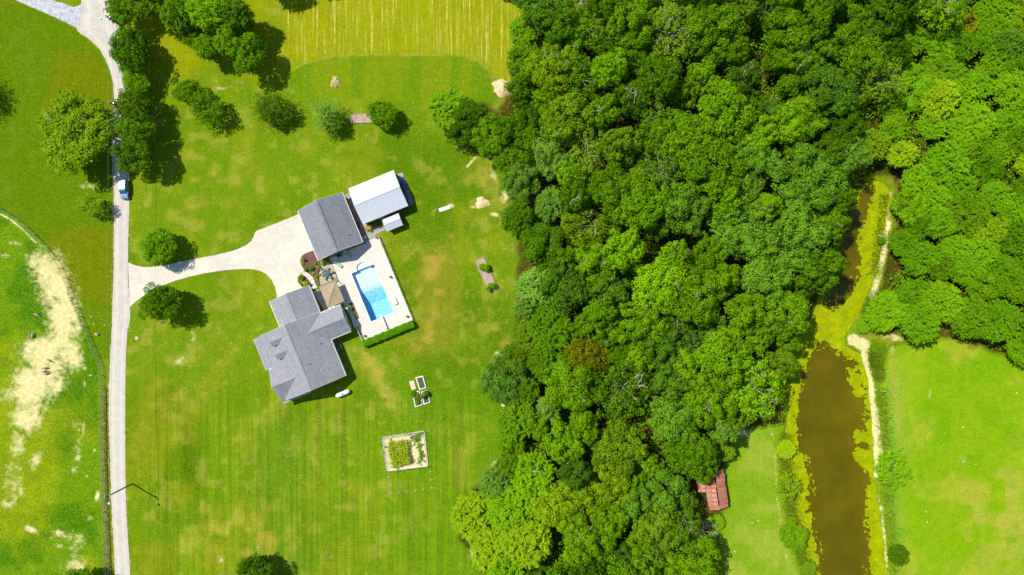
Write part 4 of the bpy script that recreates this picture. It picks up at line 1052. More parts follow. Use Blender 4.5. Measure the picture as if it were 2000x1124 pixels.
tree(534, 216, 36, 46, 'cedar', 'open', 'low bushy green tree within the wide feathery olive one')
tree(632, 224, 50, 62, 'silver', 'feather', 'sparse grey green tree beside the gravel bed')
tree(648, 236, 26, 46, 'cedar', 'open', 'green leafy half of the sparse tree beside the gravel bed')
tree(748, 222, 32, 50, 'mid', 'dense', 'compact round dark tree at the end of the gravel bed')
tree(495, 1130, 45, 72, 'deep', 'dense', 'round dark green tree cut by the bottom edge below the lawn')
tree(150, 1152, 40, 60, 'deep', 'broad', 'dark tree at the bottom edge beside the pasture fence')
tree(-112, 150, 66, 120, 'deep', 'feather', 'tree outside the picture whose spiky shade falls on the upper field')

# ---- the wood: single trees filled in tree by tree
FP = [(1048, -40), (1050, 40), (1020, 75), (995, 115), (1000, 165), (1030, 200), (960, 235), (885, 205), (868, 235), (900, 275), (945, 285), (990, 335), (1005, 390), (1016, 440), (1018, 480), (1012, 560), (1014, 620), (1006, 690), (975, 725), (975, 765), (1000, 800), (1000, 860), (990, 895), (950, 945),
      (905, 1000), (905, 1050), (945, 1095), (960, 1170), (1410, 1170), (1395, 1110), (1375, 1060), (1345, 1040), (1340, 920), (1395, 890), (1415, 820),
      (1520, 800), (1535, 750), (1530, 690), (1560, 640), (1580, 590), (1612, 500), (1630, 440), (1655, 370), (1690, 320), (1760, 322), (1775, 400), (1765, 480),
      (1750, 560), (1715, 600), (1735, 625), (1810, 640), (1870, 632), (1950, 662), (2040, 700), (2040, -40)]
GAPS = [(1272, 490, 30), (1335, 122, 30), (1300, 112, 18), (1405, 128, 20), (1490, 60, 20), (1495, 165, 26), (1480, 120, 20), (1352, 470, 20), (1250, 832, 18), (1280, 880, 16), (1225, 1045, 20), (1690, 225, 20), (1740, 180, 14),
        (1075, 165, 14), (1130, 520, 12), (1410, 350, 18), (1640, 210, 14), (1160, 140, 12), (1085, 1060, 0), (1395, 960, 46), (1180, 800, 10), (1340, 760, 14), (1500, 690, 16)]
# (px, py, r, top, tone, style) of trees that stand out
KEY = [(1145, 697, 40, 96, 'rust', 'broad'), (1020, 354, 33, 70, 'silver', 'broad'), (1108, 235, 46, 116, 'olive', 'broad'), (1150, 300, 40, 110, 'olive', 'open'), (1140, 440, 44, 112, 'yellow', 'open'),
       (1080, 130, 46, 105, 'yellow', 'broad'), (1135, 150, 40, 100, 'bright', 'open'), (1450, 450, 52, 128, 'blue', 'broad'), (1575, 350, 58, 132, 'blue', 'broad'), (1545, 470, 60, 132, 'blue', 'broad'), (1500, 545, 46, 120, 'blue', 'broad'),
       (1390, 320, 58, 135, 'mid', 'broad'), (1340, 270, 50, 130, 'bright', 'broad'), (1415, 210, 50, 128, 'bright', 'broad'), (1310, 60, 56, 130, 'olive', 'open'), (1240, 40, 46, 125, 'mid', 'broad'), (1390, 60, 50, 130, 'mid', 'broad'), (1540, 70, 46, 125, 'bright', 'broad'),
       (1680, 90, 52, 118, 'mid', 'broad'), (1730, 155, 40, 105, 'olive', 'open'), (1620, 175, 48, 115, 'blue', 'broad'), (1560, 240, 44, 110, 'mid', 'broad'), (1315, 820, 44, 122, 'blue', 'broad'), (1205, 880, 48, 118, 'olive', 'broad'), (1180, 960, 46, 112, 'yellow', 'broad'),
       (1220, 760, 56, 125, 'mid', 'open'), (1120, 755, 48, 112, 'mid', 'broad'), (1420, 700, 54, 130, 'mid', 'broad'), (1480, 760, 52, 125, 'bright', 'open'), (1385, 780, 46, 125, 'mid', 'broad'), (1350, 880, 44, 118, 'deep', 'broad'),
       (985, 740, 42, 74, 'silver', 'broad'), (1010, 820, 40, 78, 'mid', 'spray'), (930, 1010, 44, 60, 'yellow', 'spray'), (965, 1075, 44, 70, 'yellow', 'spray'), (1000, 990, 46, 84, 'bright', 'spray'), (1040, 930, 44, 90, 'bright', 'spray'), (1030, 1060, 48, 90, 'yellow', 'spray'), (985, 1130, 40, 80, 'bright', 'spray'),
       (1300, 960, 40, 118, 'blue', 'broad'), (1280, 1040, 46, 116, 'olive', 'broad'), (1350, 1090, 46, 110, 'mid', 'broad'), (1150, 1050, 44, 108, 'mid', 'broad'), (1090, 990, 44, 100, 'yellow', 'broad'),
       (880, 215, 38, 62, 'mid', 'spray'), (912, 238, 38, 66, 'deep', 'broad'), (955, 265, 36, 78, 'mid', 'broad'), (985, 262, 32, 80, 'deep', 'broad'), (1025, 120, 36, 70, 'mid', 'spray'), (1022, 60, 26, 60, 'bright', 'spray'),
       (1250, 400, 50, 130, 'bright', 'broad'), (1195, 370, 44, 120, 'mid', 'broad'), (1290, 560, 52, 130, 'bright', 'broad'), (1360, 580, 50, 130, 'mid', 'broad'), (1240, 640, 46, 124, 'mid', 'broad'), (1060, 480, 42, 90, 'deep', 'broad'), (1050, 560, 40, 84, 'silver', 'spray'), (1075, 640, 44, 92, 'deep', 'spray'), (1040, 655, 32, 72, 'olive', 'spray'), (1100, 560, 42, 108, 'blue', 'broad'),
       (1885, 50, 22, 50, 'rust', 'spray'), (1970, 85, 26, 60, 'blue', 'spray'), (1760, 960, 0, 0, '', '')]
frnd = random.Random(2024)
placed = []
for kx_, ky_, r_, tp, tn, sty in KEY:
    if r_: placed.append((kx_, ky_, r_, tp, tn, sty))
def inpoly(p, poly):
    c = False; n = len(poly)
    for i in range(n):
        (ax, ay), (bx, by) = poly[i], poly[(i + 1) % n]
        if (ay > p[1]) != (by > p[1]) and p[0] < (bx - ax) * (p[1] - ay) / (by - ay) + ax: c = not c
    return c
TH = [(1705, 150), (1760, 90), (1830, 30), (1890, -60), (2060, -60), (2060, 740), (1700, 680), (1690, 600), (1755, 480), (1770, 330), (1690, 320)]      # the low thicket beyond the channel
tries = 0
grid_targets = [1.0] * 9000
while tries < 14000 and len(placed) < 292:
    tries += 1
    x_, y_ = frnd.uniform(860, 2040), frnd.uniform(-35, 1165)
    if not inpoly((x_, y_), FP): continue
    th = inpoly((x_, y_), TH)
    if th: r_ = frnd.uniform(24, 42)
    else: r_ = frnd.uniform(25, 48) if tries < 6000 else frnd.uniform(20, 34)
    if any((x_ - gx_) ** 2 + (y_ - gy_) ** 2 < (gr + r_ * .55) ** 2 for gx_, gy_, gr in GAPS): continue
    kf = .72 if th else .76
    if any((x_ - p[0]) ** 2 + (y_ - p[1]) ** 2 < (kf * (r_ + p[2])) ** 2 for p in placed): continue
    edge = x_ < 1075 and y_ > 100
    if th:
        tp = frnd.uniform(40, 66); tn = frnd.choice(['thick', 'thick', 'bright', 'mid', 'thick', 'thick', 'mid', 'yellow']); sty = frnd.choice(['spray', 'spray', 'spray', 'broad'])
    elif edge:
        tp = frnd.uniform(62, 92); tn = frnd.choice(['deep', 'silver', 'mid', 'olive', 'mid']); sty = frnd.choice(['broad', 'spray', 'broad'])
    else:
        tp = frnd.uniform(96, 138) if tries < 6000 else frnd.uniform(70, 100); tn = frnd.choice(['mid', 'mid', 'bright', 'bright', 'deep', 'blue', 'olive', 'mid']); sty = frnd.choice(['broad', 'broad', 'broad', 'open'])
    placed.append((x_, y_, r_, tp, tn, sty))
ZONES = [('next to the hay field', 1060, 60), ('near the big sand heap', 1040, 190), ('on the lawn tongue', 910, 230), ('opposite the metal barn', 1040, 370), ('opposite the swimming pool', 1060, 540), ('opposite the raised beds', 1030, 720),
         ('opposite the vegetable garden', 1030, 870), ('at the lowest lawn corner', 960, 1040), ('in the heart of the wood', 1250, 450), ('in the upper wood', 1350, 110), ('below the rusty olive tree', 1180, 800), ('above the rusty shed', 1360, 830),
         ('behind the rusty shed', 1280, 980), ('along the bottom of the wood', 1180, 1110), ('beside the shaded pond channel', 1570, 450), ('at the head of the channel', 1660, 250), ('where the pond widens', 1500, 690), ('in the top corner thicket', 1930, 60),
         ('in the middle thicket', 1860, 330), ('in the lower thicket', 1840, 500), ('edging the bright lawn', 1850, 630), ('in the middle lower wood', 1350, 650), ('in the upper right wood', 1620, 80)]
ORD = ['topmost', 'second from the top', 'third from the top', 'fourth from the top', 'fifth from the top', 'sixth from the top', 'seventh from the top', 'eighth from the top', 'ninth from the top', 'tenth from the top', 'eleventh from the top', 'twelfth from the top']
by = {}
for p in placed:
    z = min(ZONES, key=lambda q: (q[1] - p[0]) ** 2 + (q[2] - p[1]) ** 2)[0]
    by.setdefault((p[4], z), []).append(p)
for (tn, z), ps in by.items():
    ps.sort(key=lambda p: p[1])
    for i, p in enumerate(ps):
        if len(ps) == 1: lb = f'{"broad" if p[2] > 40 else "small" if p[2] < 28 else "medium"} {FT[tn][0]} tree {z}'
        else: lb = f'{ORD[min(i, 11)]} of the {FT[tn][0]} trees {z}'
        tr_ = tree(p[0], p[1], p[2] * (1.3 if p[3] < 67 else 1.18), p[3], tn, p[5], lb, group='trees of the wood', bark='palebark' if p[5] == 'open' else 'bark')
        if frnd.random() < (.5 if p[5] == 'open' else .16) and p[3] > 80:
            for _ in range(frnd.choice([1, 1, 2, 3])):
                a_ = frnd.uniform(0, 6.283); q_ = frnd.uniform(.1, .55) * p[2] * S; zt = p[3] * S * (.93 - .22 * (q_ / (p[2] * S)))
                link('bare_branch', BARE[frnd.randrange(3)], M['palebark'], tr_, (q_ * math.cos(a_), q_ * math.sin(a_), zt), (frnd.uniform(-.25, .25), frnd.uniform(-.5, .1), frnd.uniform(0, 6.283)), (frnd.uniform(.7, 1.3),) * 3)

# undergrowth between the trunks, one mass
rs = np.random.RandomState(11)
ux = rs.uniform(870, 2030, 5200); uy = rs.uniform(-30, 1160, 5200)
d_ = sdf(FOREST, ux, uy); p_ = sdf(POND, ux, uy)
sh_ = (np.abs(ux - 1395) < 45) & (np.abs(uy - 960) < 55)
ok = (d_ < -20) & (p_ > 20) & ~sh_; ux = ux[ok]; uy = uy[ok]
Qs = []
for x_, y_ in zip(ux, uy):
    k = 44; c = np.array(G(x_, y_)); hr_ = rs.uniform(.7, 2.4)
    dd = rs.normal(size=(k, 3)); dd[:, 2] = np.abs(dd[:, 2]); dd /= np.linalg.norm(dd, axis=1)[:, None]
    P_ = c + dd * [hr_, hr_, hr_ * 1.5] + [0, 0, -.05]; N_ = dd + rs.normal(0, .5, (k, 3)) + [0, 0, .4]; N_ /= np.linalg.norm(N_, axis=1)[:, None]
    T_ = rs.normal(size=(k, 3)); U_ = np.cross(N_, T_); U_ /= np.linalg.norm(U_, axis=1)[:, None]; V_ = np.cross(N_, U_); s_ = rs.uniform(.14, .3, (k, 1))
    Qs.append(np.stack([P_ - V_ * s_, P_ + U_ * s_ * .7, P_ + V_ * s_, P_ - U_ * s_ * .7], 1))
tag(link('undergrowth', quad_mesh('undergrowth', np.concatenate(Qs)), LEAF['mid']), 'leafy undergrowth covering the woodland floor', 'undergrowth', kind='stuff')

# ---- dead grey tree at the rusty shed
def dead_tree(px, py, h, r, label):
    rs = random.Random(3); g = ground_px(px, py, h * .6); o = thing('dead_tree', label, 'tree', G(*g))
    m = MB(); m.tube([(0, 0, -.1), (.1, 0, 1.5), (0, .15, 3.0)], [.2, .15, .1], 7); m.build('trunk', M['palebark'], o)
    b = MB()
    def grow(p, d, ln, rad, lv):
        q = p + d * ln; b.tube([p, q], [rad, rad * .6], 4, False)
        if lv == 0: return
        for i in range(4):
            nd = (d + Vector((rs.uniform(-.8, .8), rs.uniform(-.8, .8), rs.uniform(-.25, .5)))).normalized(); grow(p + d * ln * rs.uniform(.45, 1), nd, ln * rs.uniform(.55, .8), rad * .55, lv - 1)
    for i in range(8):
        a = i * .785 + rs.uniform(-.3, .3); grow(Vector((0, 0, rs.uniform(1.4, 3.0))), Vector((math.cos(a), math.sin(a), rs.uniform(.3, .9))).normalized(), r * S * .45, .07, 3)
    b.build('branches', M['palebark'], o)
dead_tree(1374, 1040, 48, 34, 'bare pale grey dead tree below the rusty shed')
tree(1412, 880, 26, 52, 'olive', 'spray', 'rounded olive tree at the corner above the rusty shed')
tree(1372, 908, 34, 74, 'mid', 'broad', 'leafy tree overhanging the top of the rusty shed')
tree(1398, 1022, 20, 16, 'mid', 'spray', 'low green bush at the lower end of the rusty shed', 'bush', name='bush')
tree(1360, 1000, 22, 40, 'olive', 'feather', 'wispy grey green sapling beside the rusty shed')

# ---- bushes along the pond
for x_, y_, r_, tp, tn, lb in ((1536, 878, 21, 18, 'yellow', 'topmost bright bush on the near pond bank'), (1541, 950, 27, 28, 'yellow', 'broad green bush midway down the near pond bank'), (1551, 1050, 27, 24, 'bright', 'lower bushy clump on the near pond bank'),
        (1546, 1018, 12, 10, 'yellow', 'small yellowish bush on the near pond bank'), (1746, 916, 36, 38, 'bright', 'bright sprawling bush on the lawn side of the pond'), (1756, 1085, 23, 22, 'cedar', 'round dark olive bush low on the lawn side of the pond'), (1688, 636, 16, 12, 'thick', 'low bush at the narrow neck of the pond'),
        (1722, 470, 10, 8, 'bright', 'tiny green bush on the sandy channel bank'), (1580, 1110, 16, 14, 'olive', 'grassy olive bush at the bottom of the near bank')):
    tree(x_, y_, r_ * 1.05, tp * 1.15, tn, ['broad', 'open', 'spray'][int(x_ + y_) % 3] if tn != 'cedar' else 'dense', lb, 'bush', name='bush', group='bushes along the pond', ry=r_ * (.8 + .05 * (int(y_) % 9)))

# ---- tall grass on banks and along the fence: uncountable blades
def blades(name, pts, m, label, hmin=.25, hmax=.6, w=.05, seed=1):
    rs = np.random.RandomState(seed); P_ = np.array(pts); n = len(P_)
    a = rs.uniform(0, 6.283, n); ln = rs.uniform(hmin, hmax, n); le = rs.uniform(.25, .9, n)
    d = np.stack([np.cos(a) * le, np.sin(a) * le, np.ones(n)], -1) * ln[:, None]; s_ = np.stack([-np.sin(a), np.cos(a), np.zeros(n)], -1) * w * rs.uniform(.6, 1.4, (n, 1))
    Q_ = np.stack([P_ - s_, P_ + s_, P_ + d + s_ * .3, P_ + d - s_ * .3], 1)
    return tag(link(name, quad_mesh(name, Q_), m), label, 'grass', kind='stuff')
rs = np.random.RandomState(5)
def scatter(line, w, n, z=0):
    P = np.array(smooth_line(line, 2)); i = rs.randint(0, len(P), n); q = P[i] + rs.normal(0, w, (n, 2)) * [1, .6]
    return [(*G(x_, y_)[:2], z) for x_, y_ in q]
blades('tall_grass', scatter([(205, 760), (205.5, 860), (207, 930), (210, 1010), (214, 1124)], 1.3, 9000), M['straw'], 'dry yellow grass strip between fence and lane', .2, .5, .05, 2)
blades('bank_grass', scatter([(1530, 850), (1534, 900), (1541, 960), (1549, 1020), (1562, 1080), (1584, 1124)], 8, 6500, -.1) + scatter([(1722, 760), (1727, 860), (1732, 950), (1738, 1000), (1746, 1124)], 7, 4000, -.05) + scatter([(1704, 690), (1716, 740)], 6, 2500, -.05) + scatter([(1727, 380), (1716, 470), (1704, 540)], 6, 700, -.1), M['reed'], 'rough green grass growing along the pond banks', .25, .7, .06, 3)
# ================================================================== HEDGE, SHRUBS
def leafy(name, P, N, size, m, parent=None, loc=None, seed=1, asp=.65):
    rs = np.random.RandomState(seed); n = len(P); N = N / np.linalg.norm(N, axis=1)[:, None]
    T_ = rs.normal(size=(n, 3)); U_ = np.cross(N, T_); U_ /= np.linalg.norm(U_, axis=1)[:, None]; V_ = np.cross(N, U_); s_ = size * rs.uniform(.7, 1.3, (n, 1))
    me = quad_mesh(name, np.stack([P - V_ * s_, P + U_ * s_ * asp, P + V_ * s_, P - U_ * s_ * asp], 1)); me.materials.append(m)
    return me
rs = np.random.RandomState(21)
hedge = thing('hedge', 'clipped green hedge along the lower end of the pool deck', 'hedge', G(*PA(25, 138)), ROT)
n = 12000; hl, hw2, hh = 53 * S, 6.8 * S, 1.35
u_ = rs.uniform(-1, 1, n); f_ = rs.uniform(0, 1, n)
top_ = f_ < .55
ys = np.where(top_, rs.uniform(-1, 1, n), np.sign(rs.uniform(-1, 1, n))); zs = np.where(top_, 1.0, rs.uniform(0, 1, n))
wob = 1 + .10 * np.sin(u_ * 23) * rs.uniform(.5, 1, n) + rs.normal(0, .05, n)
P_ = np.stack([u_ * hl, ys * hw2 * wob * (1 - .12 * zs ** 4), zs * hh * (1 - .12 * np.abs(ys) ** 3) + rs.normal(0, .05, n)], -1)
N_ = np.stack([rs.normal(0, .4, n), np.where(top_, 0, ys) + rs.normal(0, .4, n), np.where(top_, 1.0, .3) + rs.normal(0, .3, n)], -1)
link('foliage', leafy('foliage', P_, N_, .085, M['hedge']), M['hedge'], hedge)
core = MB().chamfer_box((0, 0, .52), (hl * 2 - .2, hw2 * 1.7, 1.04), .15); core.build('stems', M['hedge'], hedge)

def shrub_mesh(seed, n=980, sz=.10):
    rs = np.random.RandomState(seed); P = []; N = []
    for i in range(7):
        c = np.array([rs.uniform(-.5, .5), rs.uniform(-.5, .5), rs.uniform(.25, .7)]); r_ = rs.uniform(.3, .5); k = n // 7
        d = rs.normal(size=(k, 3)); d[:, 2] = np.abs(d[:, 2]) - .2; d /= np.linalg.norm(d, axis=1)[:, None]
        P.append(c + d * r_ * rs.uniform(.7, 1.1, (k, 1))); N.append(d + rs.normal(0, .45, (k, 3)) + [0, 0, .3])
    P = np.concatenate(P); P[:, 2] = np.maximum(P[:, 2], .03)
    return leafy('foliage', P, np.concatenate(N), sz, M['shrubl'], seed=seed)
SHR = [shrub_mesh(i) for i in range(4)]
stm = MB()
for k in range(5): stm.tube([(0, 0, -.05), (.25 * math.cos(k * 1.26), .25 * math.sin(k * 1.26), .55)], [.04, .015], 4)
STEM = stm.mesh('stem'); STEM.materials.append(M['bark'])
def shrub(px, py, r, h, label, m='shrubl', group='garden shrubs', z=0.0, i=[0], name='shrub'):
    i[0] += 1
    o = thing(name, label, 'shrub', G(*ground_px(px, py, h / S * .5), z), 0, group)
    link('foliage', SHR[i[0] % 4], M[m] if m in M else LEAF[m], o, None, (0, 0, i[0] * 1.3), (r * S * 1.25, r * S * 1.25, h))
    link('stem', STEM, M['bark'], o, None, None, (r * S, r * S, h * .8))
    return o
for a_ in ((593, 507, 4.5, .9, 'spiky grey green shrub alone on the brown mulch', 'olive'), (590.5, 516.5, 3.4, .5, 'small yellow green shrub at the driveway edge of the mulch bed', 'shrubl'), (598, 524.5, 5.6, .9, 'largest bright shrub at the driveway bend of the mulch bed', 'bright'), (608, 526, 5.6, .9, 'bright shrub in the middle of the mulch bed', 'bright'),
           (616, 515, 3.6, .6, 'small shrub on the brown mulch near the garage', 'mid'), (627, 513.5, 5.8, 1.1, 'tall yellow green shrub at the garage corner', 'shrubl'), (622, 520, 4.2, .8, 'golden shrub below the garage corner shrub', 'yellow'), (619.5, 529.5, 2.6, .45, 'small golden shrub by the patio edge', 'rust'), (613, 534.5, 3.2, .5, 'small round shrub at the bed narrowing', 'shrubl'),
           (617, 540, 4.0, .6, 'round shrub beside the garden walk', 'bright'), (620.5, 546, 3.2, .45, 'lower round shrub beside the garden walk', 'shrubl'), (621, 554, 2.4, .35, 'smallest shrub at the tip of the mulch bed', 'shrubl'),
           (588.5, 544, 6.0, 1.1, 'large bright shrub by the house corner', 'bright'), (597, 552, 5.6, 1.0, 'second bright shrub by the house corner', 'shrubl'), (590, 555, 4.0, .6, 'pale spiky shrub at the driveway edge by the house', 'olive'), (604, 556, 4.2, .8, 'bright shrub where the walk meets the house', 'bright'),
           (668, 597, 3.6, .7, 'small shrub under the canopy corner', 'shrubl'), (672, 603, 3.0, .5, 'yellow shrub between canopy and house wing', 'yellow'), (683, 604, 5.0, .8, 'shaded shrub by the house wing end wall', 'mid')):
    shrub(a_[0], a_[1], a_[2], a_[3], a_[4], a_[5])

# ================================================================== pool side things
def L0(a, b, z=0): v = L(a, b); v.z = z; return v
pf = thing('pool_fence', 'white picket fence along the lawn side of the pool deck', 'fence', G(*PA(78.2, 42)), ROT)
post = MB().chamfer_box((0, 0, .62), (.09, .09, 1.24), .02).mesh('post'); post.materials.append(M['white'])
lenp = 87
for i in range(11): link('post', post, M['white'], pf, L0(0, -lenp + i * lenp * 2 / 10))
for z in (.2, 1.12): MB().box((0, 0, z), (.06, lenp * 2 * S, .07)).build('rail', M['white'], pf)
pk = MB()
for i in range(int(lenp * 2 * S / .14)): pk.box((0, -lenp * S + .07 + i * .14, .62), (.025, .045, 1.05))
tag(pk.build('pickets', M['white'], pf), kind='stuff')
pf2 = thing('pool_fence', 'short white picket fence from the hedge towards the house wing', 'fence', G(*PA(-28, 118)), ROT)
for i in range(4): link('post', post, M['white'], pf2, L0(0, -15 + i * 10))
for z in (.2, 1.12): MB().box((0, 0, z), (.06, 30 * S, .07)).build('rail', M['white'], pf2)
pk = MB()
for i in range(int(30 * S / .14)): pk.box((0, -15 * S + .07 + i * .14, .62), (.025, .045, 1.05))
tag(pk.build('pickets', M['white'], pf2), kind='stuff')
db = thing('diving_board', 'white diving board at the deep end of the pool', 'diving board', G(*PA(24, 117)), ROT)
MB().chamfer_box((0, .55, .62), (.5, 3.3, .06), .02).build('board', M['white'], db)
for yy in (-.75, .1):
    for sx in (-.2, .2): MB().tube([(sx, yy, -.02), (sx, yy + .1, .6)], .03, 6).build('leg', M['galv'], db)
for sx in (-.3, .3): MB().tube([(sx, -.95, 0), (sx, -.9, .95), (sx, -.2, 1.0), (sx, -.1, .6)], .022, 6).build('handrail', M['galv'], db)
ld = thing('pool_ladder', 'steel ladder on the fence side of the pool', 'ladder', G(*PA(52, 82)), ROT)
for sy in (-.25, .25): MB().tube([(.45, sy, .0), (.45, sy, .75), (.1, sy, .95), (-.35, sy, .8), (-.38, sy, -1.0)], .024, 6).build('rail', M['galv'], ld)
for z in (-.3, -.6, -.9): MB().box((-.38, 0, z), (.09, .5, .03)).build('rung', M['galv'], ld)
pl = thing('step_platform', 'white moulded step platform beside the pool ladder', 'platform', G(*PA(59, 84)), ROT)
MB().chamfer_box((0, 0, .2), (1.0, 1.5, .28), .06).build('base', M['tankwhite'], pl); MB().chamfer_box((.2, 0, .42), (.55, 1.4, .16), .05).build('upper_step', M['tankwhite'], pl)
def flowerpot(px, py, label):
    o = thing('flower_pot', label, 'flower pot', G(px, py, .06), 0, 'pots on the pool deck')
    MB().lathe([(.16, 0), (.24, .35), (.27, .36), (.27, .42), (.22, .42)], (0, 0, 0), 14).build('pot', M['orange'], o)
    link('plant', SHR[1], M['shrubl'], o, (0, 0, .36), None, (.36, .36, .4))
flowerpot(763, 541, 'flower pot beside the pool fence midway'); flowerpot(796, 618, 'flower pot where the pool fence meets the hedge'); flowerpot(713, 656, 'flower pot at the near end of the hedge'); flowerpot(736, 464, 'flower pot at the top corner of the pool fence')
# lounge chair, patio set, chairs
def lounger(px, py, rz, label):
    o = thing('lounge_chair', label, 'lounge chair', G(px, py, .06), rz, 'pool loungers')
    MB().chamfer_box((.25, 0, .34), (1.3, .62, .07), .02).build('seat', M['greencush'], o)
    MB().box((-.68, 0, .58), (.75, .62, .06), 0, Matrix.Rotation(R(42), 3, 'Y')).build('backrest', M['greencush'], o)
    for x in (-.35, .8):
        for y in (-.28, .28): MB().tube([(x, y, 0), (x, y, .32)], .022, 5).build('leg', M['galv'], o)
    for y in (-.32, .32): MB().tube([(-.4, y, .3), (.95, y, .3)], .022, 5).build('side_rail', M['galv'], o)
lounger(662, 517.5, R(-38), 'pale lounge chair in the sun below the garage'); lounger(680, 496, R(-38), 'lounge chair in the shade under the garage wall')
def chair(px, py, rz, label, cm, group, z=.05):
    o = thing('patio_chair', label, 'chair', G(px, py, z), rz, group)
    MB().chamfer_box((0, 0, .44), (.52, .52, .07), .025).build('seat', M[cm], o)
    MB().box((-.27, 0, .72), (.07, .5, .55), 0, Matrix.Rotation(R(-12), 3, 'Y')).build('backrest', M[cm], o)
    for x in (-.22, .22):
        for y in (-.22, .22): MB().tube([(x, y, 0), (x, y, .42)], .02, 5).build('leg', M['darkmetal'], o)
    for y in (-.27, .27): MB().tube([(-.25, y, .64), (.22, y, .64), (.22, y, .42)], .02, 5).build('armrest', M['darkmetal'], o)
TC = (638.5, 534.5)
tb = thing('patio_table', 'round slate grey table on the flagstone patio', 'table', G(*TC, .05))
MB().lathe([(.82, 0), (.85, .02), (.85, .04), (.80, .06)], (0, 0, .68), 28).build('tabletop', M['slate'], tb)
for k in range(4): MB().tube([(.5 * math.cos(k * 1.57), .5 * math.sin(k * 1.57), 0), (.35 * math.cos(k * 1.57), .35 * math.sin(k * 1.57), .69)], .025, 6).build('leg', M['darkmetal'], tb)
MB().lathe([(.1, 0), (.13, .1), (.1, .18)], (-.05, .05, .74), 12).build('bowl', M['greencush'], tb)
CH = ['at the top of the round table', 'at the right of the round table', 'at the lower right of the round table', 'at the bottom of the round table', 'at the left of the round table', 'at the upper left of the round table']
for k in range(6):
    ang = R(75 - 60 * k); x_ = TC[0] + 9.6 * math.cos(ang); y_ = TC[1] - 9.6 * math.sin(ang)
    chair(x_, y_, ang + math.pi, 'pale green cushioned chair ' + CH[k], 'greencush', 'chairs round the patio table')
chair(708, 466, R(200), 'white chair nearest the garage wall in the alley shade', 'tankwhite', 'chairs in the alley', .03); chair(714, 463, R(110), 'white chair nearest the metal barn in the alley shade', 'tankwhite', 'chairs in the alley', .03)
# bins and grill in the alley shade
def bin_(px, py, m, label):
    o = thing('wheeled_bin', label, 'bin', G(px, py, .03), ROT, 'bins in the alley')
    MB().loft([[(-.25, -.25, .05), (.25, -.25, .05), (.25, .25, .05), (-.25, .25, .05)], [(-.3, -.3, .95), (.3, -.3, .95), (.3, .3, .95), (-.3, .3, .95)]]).build('body', M[m], o)
    MB().chamfer_box((0, 0, .99), (.66, .66, .08), .03).build('lid', M[m], o)
    for y in (-.22, .22): MB().tube([(-.3, y - .03, .1), (-.3, y + .03, .1)], .1, 10).build('wheel', M['rubber'], o)
bin_(697, 434, 'bluemetal', 'blue wheeled bin along the garage wall'); bin_(701, 444, 'darkmetal', 'dark wheeled bin next to the blue one')
gr = thing('barbecue_grill', 'dark barbecue grill on the deck under the garage gable', 'grill', G(664, 500, .06), ROT)
MB().chamfer_box((0, 0, .7), (1.0, .5, .3), .05).build('firebox', M['darkmetal'], gr)
MB().tube([(-.48, 0, .86), (.48, 0, .86)], .22, 12).build('lid', M['darkmetal'], gr)
for x in (-.4, .4):
    for y in (-.18, .18): MB().box((x, y, .28), (.05, .05, .56)).build('leg', M['galv'], gr)
# blue tube frames along the barn end
for k, (x_, y_) in enumerate(((787, 356), (791, 367), (797, 380), (801, 392))):
    lb = ['topmost', 'second', 'third', 'lowest'][k]
    o = thing('tube_frame', f'{lb} blue tubular frame along the shaded barn end', 'frame', G(x_, y_, .03), ROT, 'blue frames at the barn end')
    for z in (.02, .95):
        m = MB()
        for p, q in (((-.45, -.45), (.45, -.45)), ((.45, -.45), (.45, .45)), ((.45, .45), (-.45, .45)), ((-.45, .45), (-.45, -.45))): m.tube([(*p, z), (*q, z)], .035, 5)
        m.build('ring', M['bluemetal'], o)
    for p in ((-.45, -.45), (.45, -.45), (.45, .45), (-.45, .45)): MB().tube([(*p, 0), (*p, .97)], .035, 5).build('upright', M['bluemetal'], o)
    if k in (0, 1): MB().box((0, 0, .5), (.86, .86, .03)).build('shelf', M['bluemetal'], o)
# plywood lean-to planter at the barn corner
pp = thing('wood_planter', 'tan wooden planter box at the near corner of the metal barn', 'planter', G(721.5, 446.5, .03), ROT)
MB().slab([Vector((-.9, -.35, .55)), Vector((.9, -.35, .55)), Vector((.9, .45, .95)), Vector((-.9, .45, .95))], .05).build('lid_board', M['ply'], pp)
MB().box((0, .1, .27), (1.7, .6, .52)).build('box', M['ply'], pp)
shrub(725, 450, 4.0, .5, 'low leafy plant in front of the wooden planter', 'bright'); shrub(741, 441, 5, .5, 'shaded green plant along the barn wall', 'mid')
# propane tank
tk = thing('propane_tank', 'white capsule shaped gas tank on the grass below the house', 'tank', G(*ground_px(669.5, 769, 6)), ROT)
prof = [(-1.7, .02), (-1.66, .2), (-1.5, .38), (-1.25, .48), (-1.0, .52), (1.0, .52), (1.25, .48), (1.5, .38), (1.66, .2), (1.7, .02)]
m = MB(); m.tube([(x, 0, .75) for x, r_ in prof], [r_ for x, r_ in prof], 20); m.smooth = True; m.build('vessel', M['tankwhite'], tk)
MB().lathe([(.2, 0), (.2, .12), (.16, .2), (.05, .24)], (0, 0, 1.24), 14).build('valve_dome', M['galv'], tk)
for x in (-.9, .9): MB().box((x, 0, .15), (.25, .7, .32)).build('foot', M['oldconc'], tk)
